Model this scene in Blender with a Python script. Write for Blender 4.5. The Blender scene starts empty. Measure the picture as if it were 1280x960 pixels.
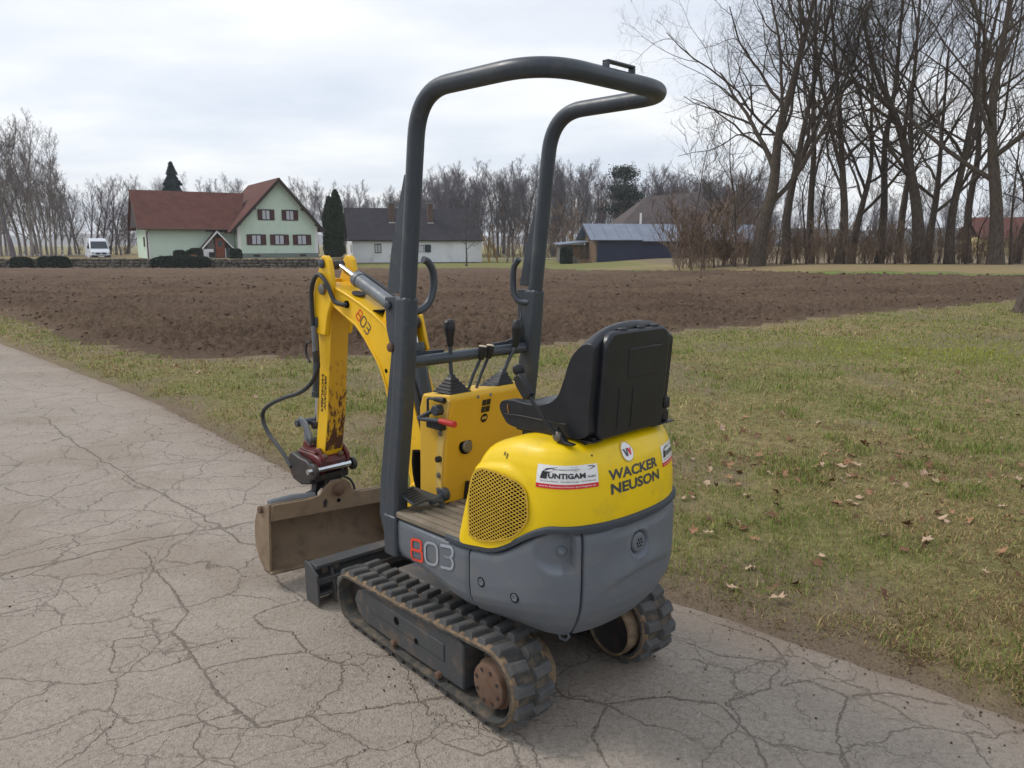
import bpy, math, random
import numpy as np
from mathutils import Vector, Matrix

# ------------------------------------------------------------------ camera, world, sun, exposure
SC = bpy.context.scene
COL = SC.collection
R = math.radians
cam_d = bpy.data.cameras.new('camera')
cam_d.sensor_width = 36.0
cam_d.lens = 27.0
cam_d.clip_start = 0.05
cam_d.clip_end = 6000
cam = bpy.data.objects.new('camera', cam_d)
COL.objects.link(cam)
cam.location = (0, 0, 1.6)
cam.rotation_euler = (R(90) - math.atan(175 / 960), 0, 0)
SC.camera = cam

SUN_EL, SUN_AZ = 48.0, -75.0          # azimuth from +Y towards +X
world = bpy.data.worlds.new('World')
SC.world = world
world.use_nodes = True
wt = world.node_tree
for n in list(wt.nodes):
    wt.nodes.remove(n)


def wn(kind, **kw):
    n = wt.nodes.new(kind)
    for k, v in kw.items():
        setattr(n, k, v)
    return n


w_out = wn('ShaderNodeOutputWorld')
w_bg = wn('ShaderNodeBackground')
w_bg.inputs['Strength'].default_value = 0.105
w_sky = wn('ShaderNodeTexSky', sky_type='NISHITA')
w_sky.sun_disc = False
w_sky.sun_elevation = R(SUN_EL)
w_sky.sun_rotation = R(SUN_AZ)
w_tc = wn('ShaderNodeTexCoord')
w_sep = wn('ShaderNodeSeparateXYZ')
wt.links.new(w_tc.outputs['Generated'], w_sep.inputs[0])
w_h = wn('ShaderNodeMath', operation='ADD')
wt.links.new(w_sep.outputs['Z'], w_h.inputs[0])
w_h.inputs[1].default_value = 0.16
w_hm = wn('ShaderNodeMath', operation='MAXIMUM')
wt.links.new(w_h.outputs[0], w_hm.inputs[0])
w_hm.inputs[1].default_value = 0.05
w_div = wn('ShaderNodeVectorMath', operation='DIVIDE')
wt.links.new(w_tc.outputs['Generated'], w_div.inputs[0])
w_cmb = wn('ShaderNodeCombineXYZ')
for i in range(3):
    wt.links.new(w_hm.outputs[0], w_cmb.inputs[i])
wt.links.new(w_cmb.outputs[0], w_div.inputs[1])
w_map = wn('ShaderNodeMapping')
w_map.inputs['Location'].default_value = (3.1, 1.4, 0)
w_map.inputs['Scale'].default_value = (0.7, 1.0, 0.3)
wt.links.new(w_div.outputs[0], w_map.inputs['Vector'])
w_no = wn('ShaderNodeTexNoise')
w_no.inputs['Scale'].default_value = 1.25
w_no.inputs['Detail'].default_value = 6
w_no.inputs['Roughness'].default_value = 0.5
wt.links.new(w_map.outputs[0], w_no.inputs['Vector'])
w_ramp = wn('ShaderNodeValToRGB')
cr = w_ramp.color_ramp
cr.elements[0].position = 0.37
cr.elements[0].color = (0.68, 0.735, 0.83, 1)
cr.elements[1].position = 0.63
cr.elements[1].color = (0.95, 0.96, 0.975, 1)
e = cr.elements.new(0.5)
e.color = (0.80, 0.835, 0.895, 1)
wt.links.new(w_no.outputs['Fac'], w_ramp.inputs[0])
w_gain = wn('ShaderNodeVectorMath', operation='SCALE')
wt.links.new(w_ramp.outputs[0], w_gain.inputs[0])
w_gain.inputs['Scale'].default_value = 7.7
w_mix = wn('ShaderNodeMix', data_type='RGBA')
w_mix.inputs['Factor'].default_value = 0.9
wt.links.new(w_sky.outputs[0], w_mix.inputs['A'])
wt.links.new(w_gain.outputs[0], w_mix.inputs['B'])
wt.links.new(w_mix.outputs['Result'], w_bg.inputs['Color'])
wt.links.new(w_bg.outputs[0], w_out.inputs['Surface'])

sun_d = bpy.data.lights.new('sun', 'SUN')
sun_d.energy = 1.4
sun_d.angle = R(18)
sun_d.color = (1.0, 0.955, 0.89)
sun = bpy.data.objects.new('sun', sun_d)
COL.objects.link(sun)
sdir = Vector((math.sin(R(SUN_AZ)) * math.cos(R(SUN_EL)), math.cos(R(SUN_AZ)) * math.cos(R(SUN_EL)), math.sin(R(SUN_EL))))
sun.rotation_euler = sdir.to_track_quat('Z', 'Y').to_euler()
sun.location = (0, 0, 30)

SC.view_settings.view_transform = 'Standard'
SC.view_settings.look = 'None'
SC.view_settings.gamma = 1.0
SC.view_settings.exposure = 0.52

rng = np.random.default_rng(7)
random.seed(7)

# ------------------------------------------------------------------ numeric noise helpers


def smooth(t):
    t = np.clip(t, 0, 1)
    return t * t * (3 - 2 * t)


def hsh(ix, iy, seed):
    h = (ix.astype(np.int64) * 374761393 + iy.astype(np.int64) * 668265263 + seed * 974634777) & 0xffffffff
    h = ((h ^ (h >> 13)) * 1274126177) & 0xffffffff
    h = (h ^ (h >> 16)) & 0xffffff
    return h / float(0xffffff)


def vnoise(x, y, seed=0):
    ix = np.floor(x)
    iy = np.floor(y)
    fx = smooth(x - ix)
    fy = smooth(y - iy)
    a = hsh(ix, iy, seed)
    b = hsh(ix + 1, iy, seed)
    c = hsh(ix, iy + 1, seed)
    d = hsh(ix + 1, iy + 1, seed)
    return (a * (1 - fx) + b * fx) * (1 - fy) + (c * (1 - fx) + d * fx) * fy


def fbm(x, y, octv=4, seed=0, gain=0.5):
    s = 0.0
    a = 1.0
    t = 0.0
    for o in range(octv):
        s = s + a * vnoise(x * 2 ** o + o * 17.3, y * 2 ** o - o * 9.1, seed + o)
        t += a
        a *= gain
    return s / t


def vor_edge(x, y, seed=0, jit=0.9):
    ix = np.floor(x)
    iy = np.floor(y)
    f1 = np.full(x.shape, 9.0)
    f2 = np.full(x.shape, 9.0)
    ax = np.zeros_like(x)
    ay = np.zeros_like(x)
    bx = np.zeros_like(x)
    by = np.zeros_like(x)
    for i in range(-2, 3):
        for j in range(-2, 3):
            if abs(i) == 2 and abs(j) == 2:
                continue
            px = ix + i + 0.5 + (hsh(ix + i, iy + j, seed) - 0.5) * jit
            py = iy + j + 0.5 + (hsh(ix + i, iy + j, seed + 77) - 0.5) * jit
            d = (px - x) ** 2 + (py - y) ** 2
            m1 = d < f1
            m2 = (~m1) & (d < f2)
            f2 = np.where(m1, f1, np.where(m2, d, f2))
            bx = np.where(m1, ax, np.where(m2, px, bx))
            by = np.where(m1, ay, np.where(m2, py, by))
            f1 = np.where(m1, d, f1)
            ax = np.where(m1, px, ax)
            ay = np.where(m1, py, ay)
    ex = bx - ax
    ey = by - ay
    ln = np.sqrt(ex * ex + ey * ey) + 1e-9
    return np.abs(((ax + bx) / 2 - x) * ex / ln + ((ay + by) / 2 - y) * ey / ln)


# ------------------------------------------------------------------ mesh helpers
def link(name, mesh, parent=None):
    o = bpy.data.objects.new(name, mesh)
    COL.objects.link(o)
    if parent is not None:
        o.parent = parent
    return o


def np_mesh(name, v, f, mats, smooth_sh=False, attrs=None):
    """v (N,3); f (M,k) integer array."""
    me = bpy.data.meshes.new(name)
    v = np.ascontiguousarray(v, dtype=np.float32)
    f = np.ascontiguousarray(f, dtype=np.int32)
    k = f.shape[1]
    me.vertices.add(len(v))
    me.vertices.foreach_set('co', v.ravel())
    me.loops.add(f.size)
    me.loops.foreach_set('vertex_index', f.ravel())
    me.polygons.add(len(f))
    me.polygons.foreach_set('loop_start', np.arange(0, f.size, k, dtype=np.int32))
    if smooth_sh:
        me.polygons.foreach_set('use_smooth', np.ones(len(f), dtype=bool))
    for m in mats:
        me.materials.append(m)
    if attrs:
        for an, av in attrs.items():
            av = np.asarray(av, dtype=np.float32)
            if av.ndim == 1:
                a = me.attributes.new(an, 'FLOAT', 'POINT')
                a.data.foreach_set('value', av)
            else:
                a = me.attributes.new(an, 'FLOAT_COLOR', 'POINT')
                c4 = np.ones((len(av), 4), dtype=np.float32)
                c4[:, :3] = av
                a.data.foreach_set('color', c4.ravel())
    me.update()
    me.validate()
    return me


class G:
    """collects shapes, then links them as ONE mesh object"""

    def __init__(s):
        s.v = []
        s.f = []
        s.m = []

    def add(s, vf, mi=0):
        v, f = vf
        o = len(s.v)
        s.v += [tuple(float(c) for c in p) for p in v]
        for q in f:
            s.f.append([i + o for i in q])
            s.m.append(mi)
        return s

    def mesh(s, name, mats, ang=35):
        me = bpy.data.meshes.new(name)
        me.from_pydata(s.v, [], s.f)
        if not isinstance(mats, (list, tuple)):
            mats = [mats]
        for m in mats:
            me.materials.append(m)
        me.polygons.foreach_set('material_index', s.m)
        me.update()
        if ang:
            me.polygons.foreach_set('use_smooth', [True] * len(s.f))
            me.set_sharp_from_angle(angle=R(ang))
        return me

    def build(s, name, mats, parent=None, bevel=0, seg=2, ang=35, label=None):
        o = link(name, s.mesh(name, mats, ang), parent)
        if bevel:
            b = o.modifiers.new('bevel', 'BEVEL')
            b.width = bevel
            b.segments = seg
            b.limit_method = 'ANGLE'
            b.angle_limit = R(38)
            b.harden_normals = False
        if label:
            o['label'] = label
        return o


def box(x0, x1, y0, y1, z0, z1):
    v = [(x0, y0, z0), (x1, y0, z0), (x1, y1, z0), (x0, y1, z0), (x0, y0, z1), (x1, y0, z1), (x1, y1, z1), (x0, y1, z1)]
    f = [(0, 3, 2, 1), (4, 5, 6, 7), (0, 1, 5, 4), (1, 2, 6, 5), (2, 3, 7, 6), (3, 0, 4, 7)]
    return v, f


def prism(poly, axis, a, b):
    """polygon (2-D) extruded along axis from a to b; for x the polygon is (y,z), y: (x,z), z: (x,y)"""
    n = len(poly)

    def p3(p, c):
        return (c, p[0], p[1]) if axis == 'x' else ((p[0], c, p[1]) if axis == 'y' else (p[0], p[1], c))
    v = [p3(p, a) for p in poly] + [p3(p, b) for p in poly]
    area = sum(poly[i][0] * poly[(i + 1) % n][1] - poly[(i + 1) % n][0] * poly[i][1] for i in range(n))
    flip = (area > 0) != (axis in 'xz')
    if b < a:
        flip = not flip
    lo = list(range(n))
    hi = list(range(n, 2 * n))
    f = [lo[::-1], hi] + [(i, (i + 1) % n, n + (i + 1) % n, n + i) for i in range(n)]
    if flip:
        f = [list(q)[::-1] for q in f]
    return v, f


def tube(path, r, n=10, cap=True, flat=None):
    P = np.array(path, float)
    m = len(P)
    rr = np.full(m, r, float) if np.isscalar(r) else np.array(r, float)
    t = np.gradient(P, axis=0)
    t /= np.linalg.norm(t, axis=1)[:, None] + 1e-12
    ref = np.array([0, 0, 1.0]) if abs(t[0][2]) < 0.9 else np.array([1.0, 0, 0])
    u = np.cross(t[0], ref)
    u /= np.linalg.norm(u)
    v = []
    for i in range(m):
        u = u - t[i] * np.dot(u, t[i])
        u /= np.linalg.norm(u)
        w = np.cross(t[i], u)
        for k in range(n):
            a = 2 * math.pi * k / n
            v.append(P[i] + rr[i] * (math.cos(a) * u + math.sin(a) * w))
    f = []
    for i in range(m - 1):
        for k in range(n):
            a = i * n + k
            b = i * n + (k + 1) % n
            f.append((a, b, b + n, a + n))
    if cap:
        f.append(list(range(n))[::-1])
        f.append(list(range((m - 1) * n, m * n)))
    return v, f


def lathe(prof, org, axis, n=20):
    """profile of (radius, distance along axis)"""
    ax = np.array(axis, float)
    ax /= np.linalg.norm(ax)
    org = np.array(org, float)
    pts = [org + ax * h for r, h in prof]
    ref = np.array([0, 0, 1.0]) if abs(ax[2]) < 0.9 else np.array([1.0, 0, 0])
    u = np.cross(ax, ref)
    u /= np.linalg.norm(u)
    w = np.cross(ax, u)
    v = []
    for (r, h), p in zip(prof, pts):
        for k in range(n):
            a = 2 * math.pi * k / n
            v.append(p + max(r, 1e-5) * (math.cos(a) * u + math.sin(a) * w))
    f = []
    for i in range(len(prof) - 1):
        for k in range(n):
            a = i * n + k
            b = i * n + (k + 1) % n
            f.append((a, b, b + n, a + n))
    f.append(list(range(n))[::-1])
    f.append(list(range((len(prof) - 1) * n, len(prof) * n)))
    return v, f


def fillet(path, rad, n=8):
    P = [np.array(p, float) for p in path]
    rads = rad if isinstance(rad, (list, tuple)) else [rad] * len(P)
    out = [P[0]]
    for i in range(1, len(P) - 1):
        a = P[i - 1] - P[i]
        b = P[i + 1] - P[i]
        la, lb = np.linalg.norm(a), np.linalg.norm(b)
        a /= la
        b /= lb
        d = min(rads[i], la * 0.48, lb * 0.48)
        for k in range(n + 1):
            t = k / n
            out.append((1 - t) ** 2 * (P[i] + a * d) + 2 * t * (1 - t) * P[i] + t * t * (P[i] + b * d))
    out.append(P[-1])
    return out


def catmull(P, n=12):
    P = np.array(P, float)
    Q = np.vstack([2 * P[0] - P[1], P, 2 * P[-1] - P[-2]])
    out = []
    for i in range(1, len(Q) - 2):
        t = np.linspace(0, 1, n, endpoint=False)[:, None]
        a, b, c, d = Q[i - 1], Q[i], Q[i + 1], Q[i + 2]
        out.append(.5 * ((2 * b) + (c - a) * t + (2 * a - 5 * b + 4 * c - d) * t * t + (3 * b - a - 3 * c + d) * t ** 3))
    out.append(P[-1:])
    return np.vstack(out)


def mirror(vf):
    v, f = vf
    return [(-p[0], p[1], p[2]) for p in v], [list(q)[::-1] for q in f]


def empty(name, loc=(0, 0, 0), rz=0.0, parent=None):
    o = bpy.data.objects.new(name, None)
    COL.objects.link(o)
    o.location = loc
    o.rotation_euler = (0, 0, rz)
    o.empty_display_size = 0.2
    if parent is not None:
        o.parent = parent
    return o


def tag(o, label=None, cat=None, group=None, kind=None):
    if label:
        o['label'] = label
    if cat:
        o['category'] = cat
    if group:
        o['group'] = group
    if kind:
        o['kind'] = kind
    return o


def copy_tree(o, parent=None):
    c = o.copy()
    COL.objects.link(c)
    c.parent = parent
    for ch in list(o.children):
        copy_tree(ch, c)
    return c


# ------------------------------------------------------------------ materials
def nt(name):
    m = bpy.data.materials.new(name)
    m.use_nodes = True
    t = m.node_tree
    b = t.nodes['Principled BSDF']
    return m, t, b


def rgb(r, g, b):
    """sRGB 0..255 -> linear"""
    o = []
    for c in (r, g, b):
        c /= 255.0
        o.append(c / 12.92 if c <= 0.04045 else ((c + 0.055) / 1.055) ** 2.4)
    return (o[0], o[1], o[2], 1)


def mixc(t, fac, a, b):
    n = t.nodes.new('ShaderNodeMix')
    n.data_type = 'RGBA'
    for sock, val in (('Factor', fac), ('A', a), ('B', b)):
        if hasattr(val, 'links') or isinstance(val, bpy.types.NodeSocket):
            t.links.new(val, n.inputs[sock])
        else:
            n.inputs[sock].default_value = val
    return n.outputs['Result']


def noise(t, vec, scale, detail=4, rough=0.55, dist=0.0):
    n = t.nodes.new('ShaderNodeTexNoise')
    n.inputs['Scale'].default_value = scale
    n.inputs['Detail'].default_value = detail
    n.inputs['Roughness'].default_value = rough
    n.inputs['Distortion'].default_value = dist
    t.links.new(vec, n.inputs['Vector'])
    return n.outputs['Fac']


def ramp(t, fac, lo, hi, a=0.0, b=1.0):
    n = t.nodes.new('ShaderNodeMapRange')
    n.inputs['From Min'].default_value = lo
    n.inputs['From Max'].default_value = hi
    n.inputs['To Min'].default_value = a
    n.inputs['To Max'].default_value = b
    t.links.new(fac, n.inputs['Value'])
    return n.outputs['Result']


def math_n(t, op, a, b):
    n = t.nodes.new('ShaderNodeMath')
    n.operation = op
    n.use_clamp = False
    for i, val in enumerate((a, b)):
        if isinstance(val, bpy.types.NodeSocket):
            t.links.new(val, n.inputs[i])
        else:
            n.inputs[i].default_value = val
    return n.outputs[0]


def coords(t, kind='Object'):
    return t.nodes.new('ShaderNodeTexCoord').outputs[kind]


def attr(t, name, out='Fac'):
    n = t.nodes.new('ShaderNodeAttribute')
    n.attribute_name = name
    return n.outputs[out]


def bump(t, b, h, strength, dist):
    n = t.nodes.new('ShaderNodeBump')
    n.inputs['Strength'].default_value = strength
    n.inputs['Distance'].default_value = dist
    t.links.new(h, n.inputs['Height'])
    t.links.new(n.outputs[0], b.inputs['Normal'])


def pm(name, col, rough=0.5, metal=0.0, var=0.12, vs=6.0, dirt=None, dirt_amt=0.0, ds=9.0, bs=0, bd=0.001, scr=0.0, spec=0.5, coat=0.0, world=False):
    """procedural paint / plastic / metal with tone variation, dirt in blotches, fine bump and scratches"""
    m, t, b = nt(name)
    vec = t.nodes.new('ShaderNodeNewGeometry').outputs['Position'] if world else coords(t)
    n1 = noise(t, vec, vs, 5)
    lo = tuple(c * (1 - var) for c in col[:3]) + (1,)
    hi = tuple(min(1, c * (1 + var)) for c in col[:3]) + (1,)
    c = mixc(t, ramp(t, n1, .3, .7), lo, hi)
    if dirt is not None and dirt_amt > 0:
        n2 = noise(t, vec, ds, 8, .65)
        fac = ramp(t, n2, .62 - .3 * dirt_amt, .78 - .2 * dirt_amt, 0, min(1, .25 + dirt_amt))
        c = mixc(t, fac, c, dirt)
    if scr:
        mp = t.nodes.new('ShaderNodeMapping')
        mp.inputs['Scale'].default_value = (3, 60, 40)
        mp.inputs['Rotation'].default_value = (.5, .7, .4)
        t.links.new(vec, mp.inputs['Vector'])
        n3 = noise(t, mp.outputs[0], 3.0, 3, .6)
        c = mixc(t, ramp(t, n3, .70, .78, 0, scr), c, tuple(min(1, k * 2.6 + .06) for k in col[:3]) + (1,))
    t.links.new(c, b.inputs['Base Color'])
    n4 = noise(t, vec, vs * 3, 4)
    t.links.new(ramp(t, n4, .25, .75, max(.05, rough - .1), min(1, rough + .12)), b.inputs['Roughness'])
    b.inputs['Metallic'].default_value = metal
    b.inputs['Specular IOR Level'].default_value = spec
    b.inputs['Coat Weight'].default_value = coat
    b.inputs['Coat Roughness'].default_value = 0.25
    if bs:
        bump(t, b, noise(t, vec, bs, 5, .6), .6, bd)
    return m


MUD = rgb(118, 98, 78)
DUST = rgb(120, 112, 102)
RUST = rgb(96, 58, 40)
M = {}
M['hood'] = pm('yellow_hood_plastic', rgb(232, 196, 4), .38, var=.05, vs=3, dirt=rgb(186, 158, 52), dirt_amt=.32, ds=7, bs=240, bd=.0002, scr=.3, spec=.45)
M['yellow'] = pm('yellow_steel_paint', rgb(230, 182, 18), .42, var=.08, vs=5, dirt=rgb(140, 112, 52), dirt_amt=.22, ds=8, bs=120, bd=.0003)
M['console'] = pm('faded_yellow_panel', rgb(218, 174, 48), .5, var=.07, vs=4, dirt=rgb(160, 128, 62), dirt_amt=.25, ds=5, bs=160, bd=.0003)
M['pale'] = pm('pale_yellow_bracket', rgb(206, 174, 92), .6, var=.1, dirt=rgb(130, 104, 60), dirt_amt=.3)
def worn_mat():
    m, t, b = nt('worn_yellow_paint')
    vec = coords(t)
    sp = t.nodes.new('ShaderNodeSeparateXYZ')
    t.links.new(vec, sp.inputs[0])
    mp = t.nodes.new('ShaderNodeMapping')
    mp.inputs['Scale'].default_value = (1.6, 1.6, .55)
    t.links.new(vec, mp.inputs['Vector'])
    n1 = noise(t, mp.outputs[0], 34, 8, .72)
    n2 = noise(t, vec, 4, 4)
    wear = ramp(t, sp.outputs['Z'], 1.15, .62, -.10, .13)
    f = math_n(t, 'ADD', math_n(t, 'ADD', n1, wear), math_n(t, 'MULTIPLY', n2, .12))
    c = mixc(t, ramp(t, n2, .3, .7), rgb(196, 146, 30), rgb(216, 168, 40))
    c = mixc(t, ramp(t, f, .60, .66), c, rgb(84, 52, 34))
    t.links.new(c, b.inputs['Base Color'])
    b.inputs['Roughness'].default_value = .6
    bump(t, b, f, .5, .001)
    return m


M['worn'] = worn_mat()
M['grey'] = pm('grey_panel_plastic', rgb(98, 104, 111), .5, var=.05, vs=4, dirt=rgb(118, 114, 108), dirt_amt=.34, ds=12, bs=300, bd=.0003, scr=.5, spec=.4)
M['steel'] = pm('grey_steel_paint', rgb(56, 63, 71), .4, var=.08, vs=5, dirt=rgb(88, 86, 82), dirt_amt=.26, ds=16, bs=90, bd=.0004, scr=.3)
M['dark'] = pm('dark_undercarriage_paint', rgb(64, 66, 68), .6, var=.12, vs=6, dirt=MUD, dirt_amt=.42, ds=9, bs=50, bd=.001)
M['black'] = pm('black_vinyl', rgb(27, 30, 36), .36, var=.14, vs=7, dirt=rgb(50, 50, 51), dirt_amt=.15, ds=12, bs=380, bd=.0004)
M['blackp'] = pm('black_plastic', rgb(22, 23, 26), .48, var=.1, bs=300, bd=.0003)
M['rubber'] = pm('track_rubber', rgb(66, 66, 64), .8, var=.14, vs=9, dirt=rgb(116, 100, 82), dirt_amt=.5, ds=20, bs=70, bd=.002, spec=.2)
M['lug'] = pm('track_lug_rubber', rgb(80, 80, 80), .78, var=.25, vs=18, dirt=rgb(112, 100, 86), dirt_amt=.24, ds=26, bs=110, bd=.0015, spec=.25, world=True)
M['mud'] = pm('dried_mud', rgb(124, 106, 86), .95, var=.28, vs=24, dirt=rgb(66, 60, 54), dirt_amt=.5, ds=34, bs=60, bd=.004, spec=.1)
M['rusty'] = pm('rusty_hub', rgb(104, 84, 70), .8, var=.2, vs=16, dirt=RUST, dirt_amt=.4, ds=26, bs=80, bd=.0012, spec=.25)
M['bucket'] = pm('bare_bucket_steel', rgb(128, 110, 90), .62, var=.16, vs=8, dirt=rgb(74, 60, 48), dirt_amt=.36, ds=11, bs=70, bd=.0008, scr=.14, spec=.35)
M['red'] = pm('red_coupler_paint', rgb(98, 30, 30), .45, var=.2, vs=9, dirt=rgb(48, 38, 36), dirt_amt=.62, ds=16, bs=70, bd=.0006)
M['grease'] = pm('greasy_steel', rgb(46, 44, 44), .5, var=.2, vs=10, dirt=rgb(86, 66, 54), dirt_amt=.35, ds=16, bs=90, bd=.0008)
M['chrome'] = pm('chrome_rod', rgb(205, 208, 212), .18, metal=1.0, var=.05)
M['bolt'] = pm('bolt_steel', rgb(120, 116, 110), .5, metal=.7, var=.15, vs=40)
M['redgrip'] = pm('red_grip', rgb(190, 52, 50), .5, var=.08)
M['mat'] = pm('dusty_floor_mat', rgb(128, 118, 104), .85, var=.16, vs=9, dirt=rgb(82, 76, 68), dirt_amt=.35, ds=12, bs=130, bd=.001, spec=.2)
M['white'] = pm('sticker_white', rgb(226, 226, 224), .35, var=.03)
M['sred'] = pm('sticker_red', rgb(205, 40, 52), .35, var=.03)
M['sblack'] = pm('sticker_black', rgb(28, 28, 32), .35, var=.05)
M['sgrey'] = pm('sticker_grey', rgb(60, 66, 70), .4, var=.05)
M['slight'] = pm('sticker_light_grey', rgb(150, 156, 164), .4, var=.05)
M['sorange'] = pm('sticker_orange_red', rgb(222, 66, 40), .4, var=.04)
M['sgreen'] = pm('sticker_green', rgb(86, 180, 50), .4, var=.04)
M['hole'] = pm('dark_opening', rgb(14, 14, 15), .9, var=.1, spec=.1)
M['knobtop'] = pm('worn_knob_cap', rgb(206, 190, 164), .5, var=.1)
M['hose'] = pm('hydraulic_hose', rgb(40, 42, 46), .5, var=.12, vs=20, bs=200, bd=.0004)
M['glass'] = pm('window_glass', rgb(46, 54, 64), .12, var=.15, vs=.8, spec=.6)

# ------------------------------------------------------------------ terrain
def terrain(x, y):
    x = np.asarray(x, float)
    y = np.asarray(y, float)
    return -0.75 * smooth((y - 20) / 60) + 0.7 * smooth((x - 5) / 15) * smooth((y - 15) / 30)


def tz(x, y):
    return float(terrain(x, y))


RD = np.array([-0.70, 0.714])          # road direction
RN = np.array([0.714, 0.70])           # towards the lawn
_e = np.array([(9.0, -4.6), (4.0, 0.42), (1.79, 2.44), (1.35, 2.85), (0.78, 3.32), (-1.48, 5.28), (-3.67, 7.85), (-8.67, 12.93), (-20, 25.0), (-60, 68.0)])
EU, EV = _e @ RD, _e @ RN


def road_edge(u):
    return np.interp(u, EU, EV) + 0.05 * (fbm(u * 1.1, u * 0 + 3.3, 3, 5) - .5) + 0.05 * (fbm(u * 6, u * 0 + 1.3, 3, 15) - .5)


def road_off(x, y):
    """distance beyond the road's edge, towards the lawn (negative on the asphalt)"""
    u = x * RD[0] + y * RD[1]
    v = x * RN[0] + y * RN[1]
    return v - road_edge(u)


FX = [-120, -40, -20, -12.5, -7.45, -5.1, -2.9, 0.2, 3.1, 8.8, 13.9, 30]
FY = [128, 46, 26, 18.8, 12.9, 11.0, 10.65, 12.1, 14.1, 18.4, 21.5, 30]
GX = [-120, 2, 8.6, 14, 20, 24, 30]
GY = [74, 74, 58, 35, 29.8, 28.6, 28]


def field_in(x, y):
    """signed inset into the ploughed field in metres (rough)"""
    a = y - np.interp(x, FX, FY) + 0.5 * (fbm(x * .9, y * .9, 3, 41) - .5) + 0.25 * (fbm(x * 4, y * 4, 2, 42) - .5)
    b = np.interp(x, GX, GY) - y + 0.8 * (fbm(x * .5, y * .5, 3, 43) - .5)
    return np.minimum(a * .8, b)


# ---- ground sheet
def ground_mat():
    m, t, b = nt('ground_turf')
    vec = coords(t)
    g = attr(t, 'green')
    d = attr(t, 'dirt')
    n1 = noise(t, vec, 1.3, 6, .6)
    n2 = noise(t, vec, 14, 6, .7)
    n3 = noise(t, vec, 90, 4, .7)
    dry = mixc(t, ramp(t, n2, .3, .7), rgb(112, 99, 72), rgb(160, 142, 104))
    grn = mixc(t, ramp(t, n2, .3, .7), rgb(92, 94, 54), rgb(134, 130, 82))
    c = mixc(t, ramp(t, math_n(t, 'ADD', g, math_n(t, 'MULTIPLY', n1, .5)), .45, .85), dry, grn)
    c = mixc(t, ramp(t, g, 1.0, 1.1, 0, .85), c, mixc(t, ramp(t, n2, .3, .7), rgb(84, 110, 50), rgb(112, 138, 66)))
    soil = mixc(t, ramp(t, n3, .3, .7), rgb(92, 78, 64), rgb(142, 126, 108))
    c = mixc(t, d, c, soil)
    c = mixc(t, ramp(t, n3, .55, .8, 0, .5), c, rgb(58, 50, 38))
    t.links.new(c, b.inputs['Base Color'])
    b.inputs['Roughness'].default_value = .95
    b.inputs['Specular IOR Level'].default_value = .15
    h = math_n(t, 'ADD', math_n(t, 'MULTIPLY', n2, .6), math_n(t, 'MULTIPLY', n3, .4))
    bump(t, b, h, 1.0, .03)
    return m


def spaced(a0, a1, near, n, k):
    """coordinates dense around 'near'"""
    t = np.linspace(-1, 1, n)
    s = np.sinh(t * k) / np.sinh(k)
    return np.where(s < 0, near + s * (near - a0), near + s * (a1 - near))


gx = spaced(-3000, 3000, 1.0, 310, 8.6)
gy = spaced(-300, 4500, 5.0, 310, 8.4)
XX, YY = np.meshgrid(gx, gy)
fi = field_in(XX, YY)
ro = road_off(XX, YY)
near = 1 - smooth((np.hypot(XX, YY) - 20) / 40)
lawn_h = .035 * (fbm(XX * 1.5, YY * 1.5, 4, 3) - .5) * near
ZZ = terrain(XX, YY) + lawn_h + np.where(ro < 0, -.05, -.05 + .06 * smooth(ro / .16)) * near
ZZ = np.where(fi > 0.2, ZZ - .22, ZZ)
green = .55 * fbm(XX * .35, YY * .35, 4, 21) + .25 * fbm(XX * 2, YY * 2, 3, 22)
# mown green strip beyond the field and the dry band in front of the trees
gb = np.interp(XX, GX, GY)
strip = (YY > gb - 1) & (YY < gb + np.where(XX > 10, 3.4, 7)) & (XX > 3)
green = np.where(strip, 1.3, green)
green = np.where((YY > gb + 3.4) & (XX > 13) & (YY < 70), 0.0, green)
green = np.where((YY > 74) & (YY < 125) & (XX < 13), .75 + .2 * fbm(XX * .2, YY * .2, 2, 9), green)
moss = np.exp(-(((XX - 7.2) / 3.0) ** 2 + ((YY - 11.5) / 1.3) ** 2))
green = np.where(strip, green, np.minimum(green + .5 * moss, .98))
dirt = np.clip(1.1 * np.exp(-np.clip(ro, 0, 9) / .10), 0, 1) * near + .55 * smooth((fbm(XX * .9, YY * .9, 4, 33) - .56) / .1) * near
dirt = np.maximum(dirt, .9 * smooth((fi + .5) / .5))
dirt = np.where(YY > 74, 0, dirt)
dirt = np.where((XX > 14) & (YY > 47) & (YY < 140), .75, dirt)
ny, nx = XX.shape
idx = np.arange(ny * nx).reshape(ny, nx)
F = np.stack([idx[:-1, :-1], idx[:-1, 1:], idx[1:, 1:], idx[1:, :-1]], -1).reshape(-1, 4)
M['ground'] = ground_mat()
ground = link('ground', np_mesh('ground', np.stack([XX, YY, ZZ], -1).reshape(-1, 3), F, [M['ground']], True, {'green': green.ravel(), 'dirt': np.clip(dirt, 0, 1).ravel()}))
tag(ground, 'winter grass ground with short dull turf reaching to the horizon', kind='structure')


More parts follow.
